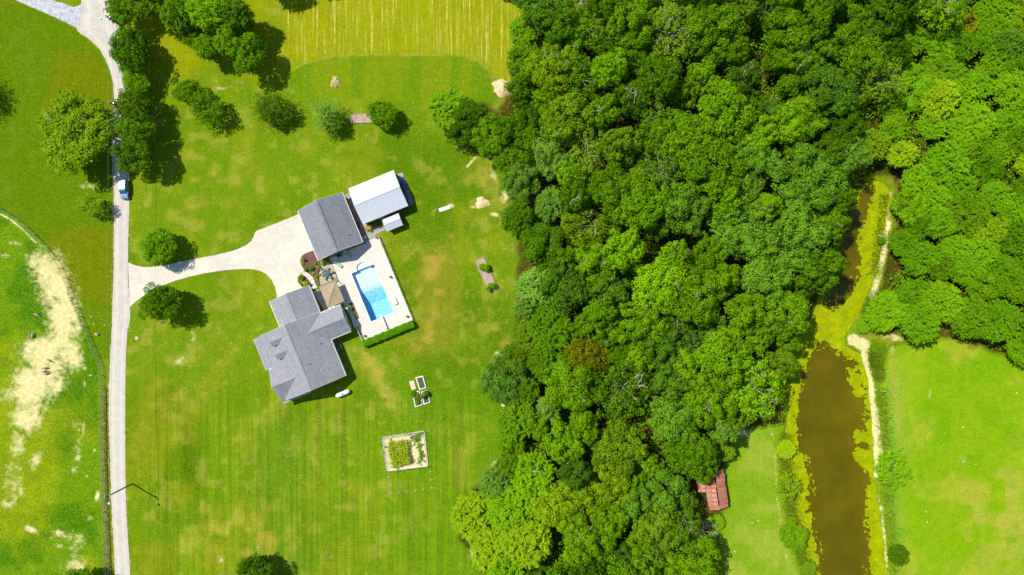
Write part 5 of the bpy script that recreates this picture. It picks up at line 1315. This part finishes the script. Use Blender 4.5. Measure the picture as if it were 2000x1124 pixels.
# air conditioner
ac = thing('air_conditioner', 'square air conditioning unit in the shade of the house', 'air conditioner', G(*ground_px(661.7, 678.5, 8)), ROT)
MB().box((0, 0, .05), (1.15, 1.15, .1)).build('pad', M['oldconc'], ac); MB().chamfer_box((0, 0, .52), (.85, .85, .84), .04).build('case', M['galv'], ac)
MB().lathe([(.34, 0), (.34, .03), (.3, .04)], (0, 0, .945), 20).build('fan_grille', M['darkmetal'], ac)
for k in range(4): MB().box((.15 * math.cos(k * 1.57), .15 * math.sin(k * 1.57), .995), (.3, .09, .01), k * 1.57).build('fan_blade', M['galv'], ac)

# ================================================================== raised beds and kitchen garden
def frame_bed(name, corners, wd, h, wood, soil, label, group=None):
    w = [G(*c) for c in corners]; c0 = sum(w, Vector()) / 4
    o = thing(name, label, 'raised bed', c0, 0, group); q = [p - c0 for p in w]
    for i in range(4):
        p, r_ = q[i], q[(i + 1) % 4]; d = r_ - p; ln = d.length; m = (p + r_) / 2; inn = -m.normalized()
        n = Vector((-d.y, d.x, 0)).normalized(); n = n if n.dot(inn) > 0 else -n
        MB().chamfer_box(m + n * wd / 2 + Vector((0, 0, h / 2 - .03)), (ln - (2 * wd + .006 if i % 2 else 0), wd, h + .06), .015, math.atan2(d.y, d.x)).build('board', M[wood], o)
    MB().prism([p * .985 for p in q], -.05, h * .72).build('soil', M[soil], o)
    return o
frame_bed('raised_bed', [(811.6, 737.4), (826.6, 733.9), (833, 757.6), (819.8, 762.2)], .22, .3, 'white', 'darksoil', 'white framed raised bed with dark low growth, upper of the bed cluster', 'raised beds')
frame_bed('raised_bed', [(822.6, 765), (834.7, 761.9), (841, 786), (828, 790.6)], .2, .3, 'white', 'darksoil', 'white framed raised bed with a tall leafy plant casting shade', 'raised beds')
frame_bed('raised_bed', [(805, 766), (819.5, 763.5), (826, 790.6), (811, 795.8)], .2, .3, 'white', 'darksoil', 'white framed raised bed with bushy plants and orange bloom', 'raised beds')
frame_bed('raised_bed', [(798, 745), (808.5, 742.5), (813.3, 759.5), (804, 763.4)], .1, .1, 'wood', 'soil', 'low weathered bed of pale bare soil in the bed cluster', 'raised beds')
frame_bed('raised_bed', [(927, 509), (945.5, 502), (973, 565.5), (954, 572)], .2, .25, 'wood', 'pinkgravel', 'long timber bed with two round bushes between pool and wood', 'raised beds')
frame_bed('raised_bed', [(683.5, 223.5), (728, 221.5), (729, 240.5), (684.5, 242)], .16, .22, 'wood', 'pinkgravel', 'timber bed of pinkish gravel beside the round dark tree', 'raised beds')
shrub(831, 774, 8.6, 1.9, 'tall leafy plant in the white raised bed casting dark shade', 'mid'); shrub(813, 781, 8.4, 1.0, 'wide green plant in the lower white raised bed', 'mid'); shrub(810, 771, 7, .9, 'green plant at the upper end of the lower white bed', 'deep'); shrub(816, 770, 3.8, .9, 'orange flowering plant in the lower white raised bed', 'rust')
shrub(945.5, 527, 11, 1.7, 'upper round bush in the long timber bed', 'bright'); shrub(957, 557, 10, 1.6, 'lower round bush in the long timber bed', 'bright')
for k, (x_, y_) in enumerate(((819, 742), (823, 748), (825, 754))): shrub(x_, y_, 4.2, .25, ['upper', 'middle', 'lower'][k] + ' low growth in the upper white framed bed', 'deep')
# kitchen garden
KG = [(747, 855), (829, 842), (836, 910), (756.5, 920)]
flat_poly('garden_soil', KG, -.05, .05, M['soil'], 'pale dry soil of the fenced kitchen garden')
gf = thing('garden_fence', 'low wire fence with pale posts around the kitchen garden', 'fence', G(792, 882))
gp = MB().tube([(0, 0, -.05), (0, 0, 1.4)], .045, 6).mesh('post'); gp.materials.append(M['galv'])
for i in range(4):
    p, q = G(*KG[i]), G(*KG[(i + 1) % 4]); n_ = 4
    for k in range(n_): link('post', gp, M['galv'], gf, p.lerp(q, k / n_) - gf.location)
    m = MB()
    for z in (.1, .5, .9, 1.3): m.tube([p - gf.location + Vector((0, 0, z)), q - gf.location + Vector((0, 0, z))], .02, 4)
    m.build('wire', M['galv'], gf)
    d = q - p; MB().box((p + q) / 2 - gf.location + Vector((0, 0, .1)), (d.length - .12, .12, .2), math.atan2(d.y, d.x)).build('edge_board', M['white'], gf)
rs = np.random.RandomState(9); Ps = []; Ns = []
def plantlet(x_, y_, h, w, k):
    c = np.array(G(x_, y_)); a = rs.uniform(0, 6.283, k); t_ = rs.uniform(.15, 1, k)
    P = c + np.stack([np.cos(a) * w * t_, np.sin(a) * w * t_, h * (1 - .45 * t_ ** 2) * rs.uniform(.5, 1, k)], -1); Ps.append(P); Ns.append(np.stack([np.cos(a) * .6, np.sin(a) * .6, np.ones(k)], -1) + rs.normal(0, .4, (k, 3)))
for i in range(11):
    for j in range(13):
        u, w_ = (i + .5) / 11, (j + .5) / 13
        x_ = 759 + 28 * u + 9 * u + 7 * w_ + rs.normal(0, .5); y_ = 864 - 6 * u + 46 * w_ + rs.normal(0, .5)
        if rs.rand() < .1: continue
        plantlet(x_, y_, 1.5, .5, 26)
tag(link('corn_rows', leafy('corn_rows', np.concatenate(Ps), np.concatenate(Ns), .17, M['veg'], asp=.42), M['veg']), 'block of yellow green corn plants in the kitchen garden', 'corn', kind='stuff')
Ps = []; Ns = []
for x_, y_, n_, sp in ((816, 856, 30, 4.0), (820, 850, 18, 3), (821, 872, 20, 3.5), (823, 884, 22, 3), (823, 894, 20, 3), (804, 856, 6, 3), (806, 868, 5, 3), (814, 900, 6, 5), (804, 900, 4, 3), (800, 850, 6, 6), (755, 880, 5, 4), (775, 915, 8, 9), (760, 862, 4, 4), (820, 903, 4, 5)):
    for k in range(n_): plantlet(x_ + rs.normal(0, sp), y_ + rs.normal(0, sp), .45, .3, 12)
tag(link('vegetable_plants', leafy('vegetable_plants', np.concatenate(Ps), np.concatenate(Ns), .1, LEAF['bright']), LEAF['bright']), 'scattered low vegetable plants in the kitchen garden', 'vegetables', kind='stuff')
STK = [(759.5, 933), (762, 949), (762.5, 965), (778.6, 963), (791, 959), (796, 961), (811, 959), (827, 957), (844, 953.6), (842, 938), (840, 922)]
SL = ['stake nearest the garden fence corner on the road side', 'stake midway down the road side of the empty plot', 'stake at the lower road side corner of the empty plot', 'second stake along the lower edge of the empty plot', 'third stake along the lower edge of the empty plot', 'fourth stake along the lower edge of the empty plot',
      'fifth stake along the lower edge of the empty plot', 'sixth stake along the lower edge of the empty plot', 'stake at the lower wood side corner of the empty plot', 'stake midway down the wood side of the empty plot', 'stake nearest the garden fence on the wood side']
ring = MB().lathe([(.27, -.03), (.25, .02), (.15, .05), (.02, .06)], (0, 0, 0), 12).mesh('soil_mound'); ring.materials.append(M['soil'])
stk = MB().tube([(0, 0, 0), (.03, 0, .75)], [.035, .03], 6).mesh('stake'); stk.materials.append(M['wood'])
for k, (x_, y_) in enumerate(STK):
    o = thing('garden_stake', SL[k], 'stake', G(x_, y_), k * 1.1, 'stakes of the empty plot'); link('soil_mound', ring, M['wood'], o, None, None, (1 + .15 * math.sin(k), 1, 1)); link('stake', stk, M['wood'], o)

# ================================================================== heaps, boards, small things
def heap(px, py, rx, ry, h, m, label, seed, name='sand_heap', cat='heap'):
    rs = np.random.RandomState(seed); n = 26; k = 9; mb = MB(); rings = []
    for j in range(k):
        t_ = j / (k - 1); ring = []
        for i in range(n):
            a = 2 * math.pi * i / n; w = 1 + .16 * math.sin(3 * a + seed) + .10 * math.sin(7 * a + seed * 2) + rs.normal(0, .03)
            ring.append((rx * S * w * (1 - t_) * math.cos(a) + .001 * math.cos(a), ry * S * w * (1 - t_) * math.sin(a) + .001 * math.sin(a), -.06 + h * math.sin(t_ * 1.45) * (1 + rs.normal(0, .10))))
        rings.append(ring)
    mb.loft(rings, False); mb.smooth = True
    return tag(mb.build(name, M[m], None, G(px, py)), label, cat, 'heaps on the lawn')
heap(985, 172, 25, 17, 1.0, 'sand', 'large pale sand heap at the corner of the hay field', 1); heap(941.5, 396.5, 15, 12, .5, 'sand', 'low pale ash heap on the lawn near the wood', 2)
heap(655, 161, 10, 11, .6, 'straw' if False else 'sand', 'small heap of dry straw on the mown strip', 3, 'straw_heap')
rs = np.random.RandomState(2); n = 130; a = rs.uniform(0, 6.283, n); r_ = np.sqrt(rs.uniform(0, 1, n)) * 1.2
blades('dry_twigs', [(G(655, 161).x + q * math.cos(p), G(655, 161).y + q * math.sin(p), .1 + .4 * (1 - q / 1.2)) for p, q in zip(a, r_)], M['straw'], 'dry twigs sticking out of the straw heap', .2, .5, .04, 6)
wb = thing('white_board', 'flat white board lying on the lawn near the ash heap', 'board', G(868.5, 408), R(18))
MB().chamfer_box((0, 0, .16), (2.6, .85, .08), .02).build('top', M['tankwhite'], wb)
for x in (-1.1, 1.1): MB().box((x, 0, .06), (.1, .8, .13)).build('bearer', M['wood'], wb)
for k in range(1, 5): MB().box((-1.3 + k * .52, 0, .205), (.015, .8, .012)).build('groove', M['galv'], wb)
cap_ = MB().chamfer_box((0, 0, .06), (.75, .75, .16), .04); tag(cap_.build('utility_cover', M['flag'], None, G(267.5, 661)), 'square pale cover set in the lawn by the lane', 'cover')
bk = thing('bucket', 'white and orange bucket by the pasture fence', 'bucket', G(191, 653)); MB().lathe([(.2, 0), (.26, .5), (.27, .52), (.24, .52), (.2, .08)], (0, 0, 0), 14).build('body', M['tankwhite'], bk); MB().tube([(-.26, 0, .5), (-.15, 0, .72), (.15, 0, .72), (.26, 0, .5)], .015, 5).build('handle', M['orange'], bk); MB().lathe([(.28, 0), (.28, .05), (.2, .07)], (-.5, 0, 0), 12).build('lid', M['orange'], bk)
rk = random.Random(4)
ROCK = []
for i in range(3):
    rr = random.Random(i); m = MB(); rings = []
    for j, (q, z) in enumerate(((.7, 0), (1, .25), (.85, .5), (.4, .7), (.05, .75))):
        rings.append([(q * (1 + rr.uniform(-.15, .15)) * math.cos(k * .785), q * (1 + rr.uniform(-.15, .15)) * math.sin(k * .785), z) for k in range(8)])
    m.loft(rings); me_ = m.mesh('stone'); me_.materials.append(M['white']); ROCK.append(me_)
for k, (x_, y_, lb) in enumerate(((183, 634, 'white stone under the pasture fence bend'), (204, 635.5, 'pale stone between fence and lane'), (178, 619, 'small pale stone on the verge above the fence bend'), (1507, 848, 'white stone at the top of the near pond bank'), (1517, 976, 'white stone on the worn path by the pond'), (1469, 1022, 'white stone on the lawn below the rusty shed'), (1481, 1018, 'second white stone on the lawn below the rusty shed'),
        (1809, 1000, 'upper white stone on the bright lawn'), (1811, 1020, 'lower white stone on the bright lawn'), (1881, 835, 'white stone far out on the bright lawn'), (1906, 907, 'white stone near the yellow patch of the bright lawn'), (1986, 768, 'white stone at the far side of the bright lawn'), (1435, 1078, 'white stone near the wood on the lower lawn'))):
    o = link('stone', ROCK[k % 3], M['white'], None, G(x_, y_, -.04), (0, 0, k), (.15, .13, .18)); tag(o, lb, 'stone', 'pale stones in the grass')
# logs of driftwood on the channel bank
lg = MB(); lg.tube([(0, 0, .1), (1.0, -.5, .3), (2.1, -1.3, .2)], [.12, .1, .05], 7); lg.tube([(.9, -.45, .3), (.7, .4, .7)], [.07, .03], 5); lg.tube([(1.3, -.7, .3), (1.9, -.3, .7)], [.06, .02], 5)
tag(lg.build('fallen_branch', M['palebark'], None, G(1716, 460)), 'pale fallen branch on the sandy channel bank', 'branch')

# ================================================================== pasture fence
fn = thing('pasture_fence', 'grey wire and rail fence with posts around the pasture', 'fence', G(*_f[6]))
P = np.array(FENCE_G); d = np.concatenate([[0], np.cumsum(np.hypot(*np.diff(P, axis=0).T))])
fpost = MB().tube([(0, 0, -.1), (0, 0, 1.32)], [.075, .065], 7).mesh('post'); fpost.materials.append(M['wood'])
tt = np.arange(8, d[-1], 20.4); pts = [G(np.interp(q, d, P[:, 0]), np.interp(q, d, P[:, 1])) for q in tt]
for p in pts: link('post', fpost, M['wood'], fn, p - fn.location)
for p, q in zip(pts[:-1], pts[1:]):
    e = q - p; c = (p + q) / 2 - fn.location
    MB().box(Vector((0, 0, 0)), (e.length + .02, .045, .09)).build('top_rail', M['wood'], fn, c + Vector((0, 0, 1.22)), rot=(0, 0, math.atan2(e.y, e.x)))
w = MB()
for p, q in zip(pts[:-1], pts[1:]):
    for z in (.25, .55, .85): w.tube([p - fn.location + Vector((0, 0, z)), q - fn.location + Vector((0, 0, z))], .014, 4, False)
tag(w.build('wires', M['galv'], fn), kind='stuff')

# ================================================================== utility poles, lamps, wires
def pole(bx, by, h, arm_dir, label, lamp=True):
    o = thing('utility_pole', label, 'utility pole', G(bx, by), 0, 'utility poles along the lane')
    MB().tube([(0, 0, -.2), (0, 0, h * .5), (0, 0, h)], [.17, .145, .12], 10).build('shaft', M['pole'], o)
    ca, sa = math.cos(arm_dir), math.sin(arm_dir)
    MB().tube([(0, 0, h - .25), (0, 0, h + .12)], .05, 8).build('insulator', M['tankwhite'], o)
    if lamp:
        a = MB().tube([(0, 0, h - 1.1), (.6 * ca, .6 * sa, h - .75), (1.35 * ca, 1.35 * sa, h - .7)], .035, 6).build('lamp_arm', M['galv'], o)
        m = MB(); m.lathe([(.06, .22), (.2, .14), (.3, 0), (.27, -.08), (.1, -.12)][::-1], (1.5 * ca, 1.5 * sa, h - .72), 14); m.build('lamp_head', M['tankwhite'], o)
    t_ = MB().tube([(.16, .12, h - 1.9), (.16, .12, h - 1.2)], .13, 10); t_.build('transformer', M['galv'], o)
    return Vector(G(bx, by)) + Vector((0, 0, h + .1))
hp = 89.5 * S
t1 = pole(258.7, 945, hp, R(-75), 'lower utility pole with street lamp leaning over the lane')
t2 = pole(259, 66, hp, R(195), 'upper utility pole with street lamp at the lane bend')
t3 = pole(*ground_px(213, 200, 80), 80 * S, R(0), 'middle utility pole standing among the lane trees', False)
t0 = pole(262, 1500, hp, R(0), 'utility pole further down the lane below the picture', False)
def wire(p, q, sag, label, off=Vector((0, 0, 0))):
    pts = [p.lerp(q, k / 24) + off - Vector((0, 0, sag * 4 * (k / 24) * (1 - k / 24))) for k in range(25)]
    c = pts[0].copy(); tag(MB().tube([x - c for x in pts], .013, 5).build('power_line', M['galv'], None, c), label, 'wire', 'overhead wires')
for p, q, nm in ((t2, t3, 'between upper and middle pole'), (t3, t1, 'between middle and lower pole'), (t1, t0, 'running down past the lower pole')):
    wire(p, q, .5, 'thin overhead wire ' + nm + ', pasture side', Vector((-.25, 0, -.05))); wire(p, q, .9, 'thin overhead wire ' + nm + ', house side', Vector((.3, 0, -.6)))
wire(t2, W(150, 30, 60) + Vector((-25, 8, 0)), .4, 'thin overhead wire crossing the gravel track')

# ================================================================== parked car
t = NT('silver_car_paint'); t.b.inputs['Base Color'].default_value = (.50, .54, .60, 1); t.b.inputs['Metallic'].default_value = .55; t.b.inputs['Roughness'].default_value = .28; t.b.inputs['Coat Weight'].default_value = .6
fl_n = t.noise(t.coord('Object'), 60, 1); t.lk(t.mix(t.mapr(fl_n, .3, .7, 0, 1), (.16, .26, .44, 1), (.24, .34, .52, 1)), t.b.inputs['Base Color']); M['paint'] = t.m
t = NT('tinted_car_glass'); t.b.inputs['Roughness'].default_value = .05; t.b.inputs['Specular IOR Level'].default_value = .7
t.lk(t.mix(t.mapr(t.noise(t.coord('Object'), 1.5, 2), .3, .7, 0, 1), (.02, .10, .10, 1), (.03, .16, .15, 1)), t.b.inputs['Base Color']); M['carglass'] = t.m
car = thing('parked_car', 'silver utility car parked on the lane, nose towards the driveway', 'car', G(246.5, 371, .06), R(-88))
def ring(x, w, z0, z1, rr=.12):      # cross-section in local x (along the car, front = +x)
    return [(x, -w, z0 + rr), (x, -w + rr * .5, z0), (x, w - rr * .5, z0), (x, w, z0 + rr), (x, w, z1 - rr), (x, w - rr, z1), (x, -w + rr, z1), (x, -w, z1 - rr)]
bd = MB(); bd.loft([ring(-2.35, .78, .42, .92), ring(-2.28, .90, .32, 1.05), ring(-1.6, .95, .28, 1.10), ring(.6, .95, .28, 1.08), ring(1.4, .94, .28, 1.02), ring(2.05, .90, .30, .95), ring(2.32, .80, .36, .86), ring(2.4, .66, .44, .74)]); bd.build('body', M['paint'], car)
cb = MB(); cb.loft([ring(-2.22, .80, 1.02, 1.28, .08), ring(-1.95, .76, 1.02, 1.68, .1), ring(-1.2, .74, 1.02, 1.76, .1), ring(.1, .74, 1.02, 1.76, .1), ring(.55, .74, 1.02, 1.66, .1), ring(1.15, .80, 1.0, 1.12, .05)])
cb.build('cabin', M['carglass'], car)
rf = MB(); rf.loft([ring(-1.98, .72, 1.69, 1.735, .02), ring(-1.2, .735, 1.75, 1.80, .02), ring(.1, .735, 1.75, 1.80, .02), ring(.42, .71, 1.69, 1.745, .02)]); rf.build('roof', M['paint'], car)
for y in (-.6, .6): MB().tube([(-1.8, y, 1.80), (-1.7, y, 1.86), (.1, y, 1.86), (.2, y, 1.80)], .025, 6).build('roof_rail', M['darkmetal'], car)
for y in (-1, 1):
    for x0_, z0_, x1_, z1_ in ((.46, 1.72, 1.15, 1.08), (-.45, 1.74, -.45, 1.08), (-1.4, 1.74, -1.4, 1.08)): MB().tube([(x0_, y * .745, z0_), (x1_, y * .82, z1_)], .045, 6).build('pillar', M['paint'], car)
    MB().chamfer_box((.95, y * 1.03, 1.12), (.12, .2, .16), .03).build('side_mirror', M['paint'], car)
    MB().chamfer_box((2.2, y * .68, .78), (.22, .32, .16), .03).build('headlight', M['tankwhite'], car)
    MB().chamfer_box((-2.3, y * .76, .95), (.1, .16, .3), .02).build('tail_light', M['orange'], car)
    for x in (-1.42, 1.5):
        wh = MB(); wh.tube([(x, y * .78, .36), (x, y * .98, .36)], .36, 18); w_ = wh.build('wheel', M['rubber'], car); MB().tube([(x, y * .97, .36), (x, y * .995, .36)], .22, 12).build('rim', M['galv'], w_)
for y in (-.25, .25): MB().box((1.6, y, 1.005), (.9, .03, .02), 0, Matrix.Rotation(R(7), 3, 'Y')).build('hood_crease', M['paint'], car)
MB().chamfer_box((2.36, 0, .5), (.14, 1.5, .2), .04).build('bumper', M['darkmetal'], car)
MB().box((2.41, 0, .7), (.04, .7, .12)).build('grille', M['darkmetal'], car)

car.scale = (.92, .92, .92)
# ================================================================== goats in the pasture, one continuous skinned mesh
def goat_mesh(head_down):
    me = bpy.data.meshes.new('goat'); hz = .35 if head_down else 1.0
    V = [(0, 0, .62), (-.38, 0, .66), (.38, 0, .64), (.55, 0, .74), (.72, 0, .62 if head_down else .9), (.88, 0, hz), (1.02, 0, hz - .1), (-.52, 0, .72), (-.60, 0, .62)]
    Rr = [.22, .2, .19, .13, .10, .095, .055, .06, .025]; E = [(0, 1), (0, 2), (2, 3), (3, 4), (4, 5), (5, 6), (1, 7), (7, 8)]
    for x, par, bend in ((-.4, 1, -.07), (.36, 2, .03)):
        for sy in (-1, 1):
            n = len(V); V += [(x, sy * .13, .48), (x + bend, sy * .13, .28), (x, sy * .13, .03)]; Rr += [.085, .05, .035]; E += [(par, n), (n, n + 1), (n + 1, n + 2)]
    for sy in (-1, 1):
        n = len(V); V.append((.80, sy * .16, hz + .05)); Rr.append(.025); E.append((5, n))
    me.from_pydata(V, E, []); o = bpy.data.objects.new('goat_skin', me); COL.objects.link(o)
    md = o.modifiers.new('skin', 'SKIN'); o.modifiers.new('sub', 'SUBSURF').levels = 1
    for i, r_ in enumerate(Rr): me.skin_vertices[0].data[i].radius = (r_, r_)
    me.skin_vertices[0].data[0].use_root = True
    dg = bpy.context.evaluated_depsgraph_get(); dg.update(); out = bpy.data.meshes.new_from_object(o.evaluated_get(dg)); bpy.data.objects.remove(o)
    out.materials.clear(); out.materials.append(M['goat']); return out
GO = [goat_mesh(True), goat_mesh(False)]
for k, (x_, y_, a, lb) in enumerate(((73.5, 614.5, -25, 'pale goat standing alone highest in the pasture'), (60.5, 656.5, 75, 'road-far goat of the standing pair in the pasture'), (66, 656, 80, 'goat of the standing pair nearer the fence'), (97, 704, -30, 'brown goat standing alone above the trio'),
        (89, 719, 8, 'uppermost goat of the trio on the bare ground'), (87, 725, 18, 'middle goat of the trio on the bare ground'), (91.5, 729.5, 18, 'lowest goat of the trio on the bare ground'))):
    o = link('goat', GO[k % 2], M['goat'], None, G(x_, y_), (0, 0, R(a)), (.88,) * 3); tag(o, lb, 'goat', 'goats in the pasture')
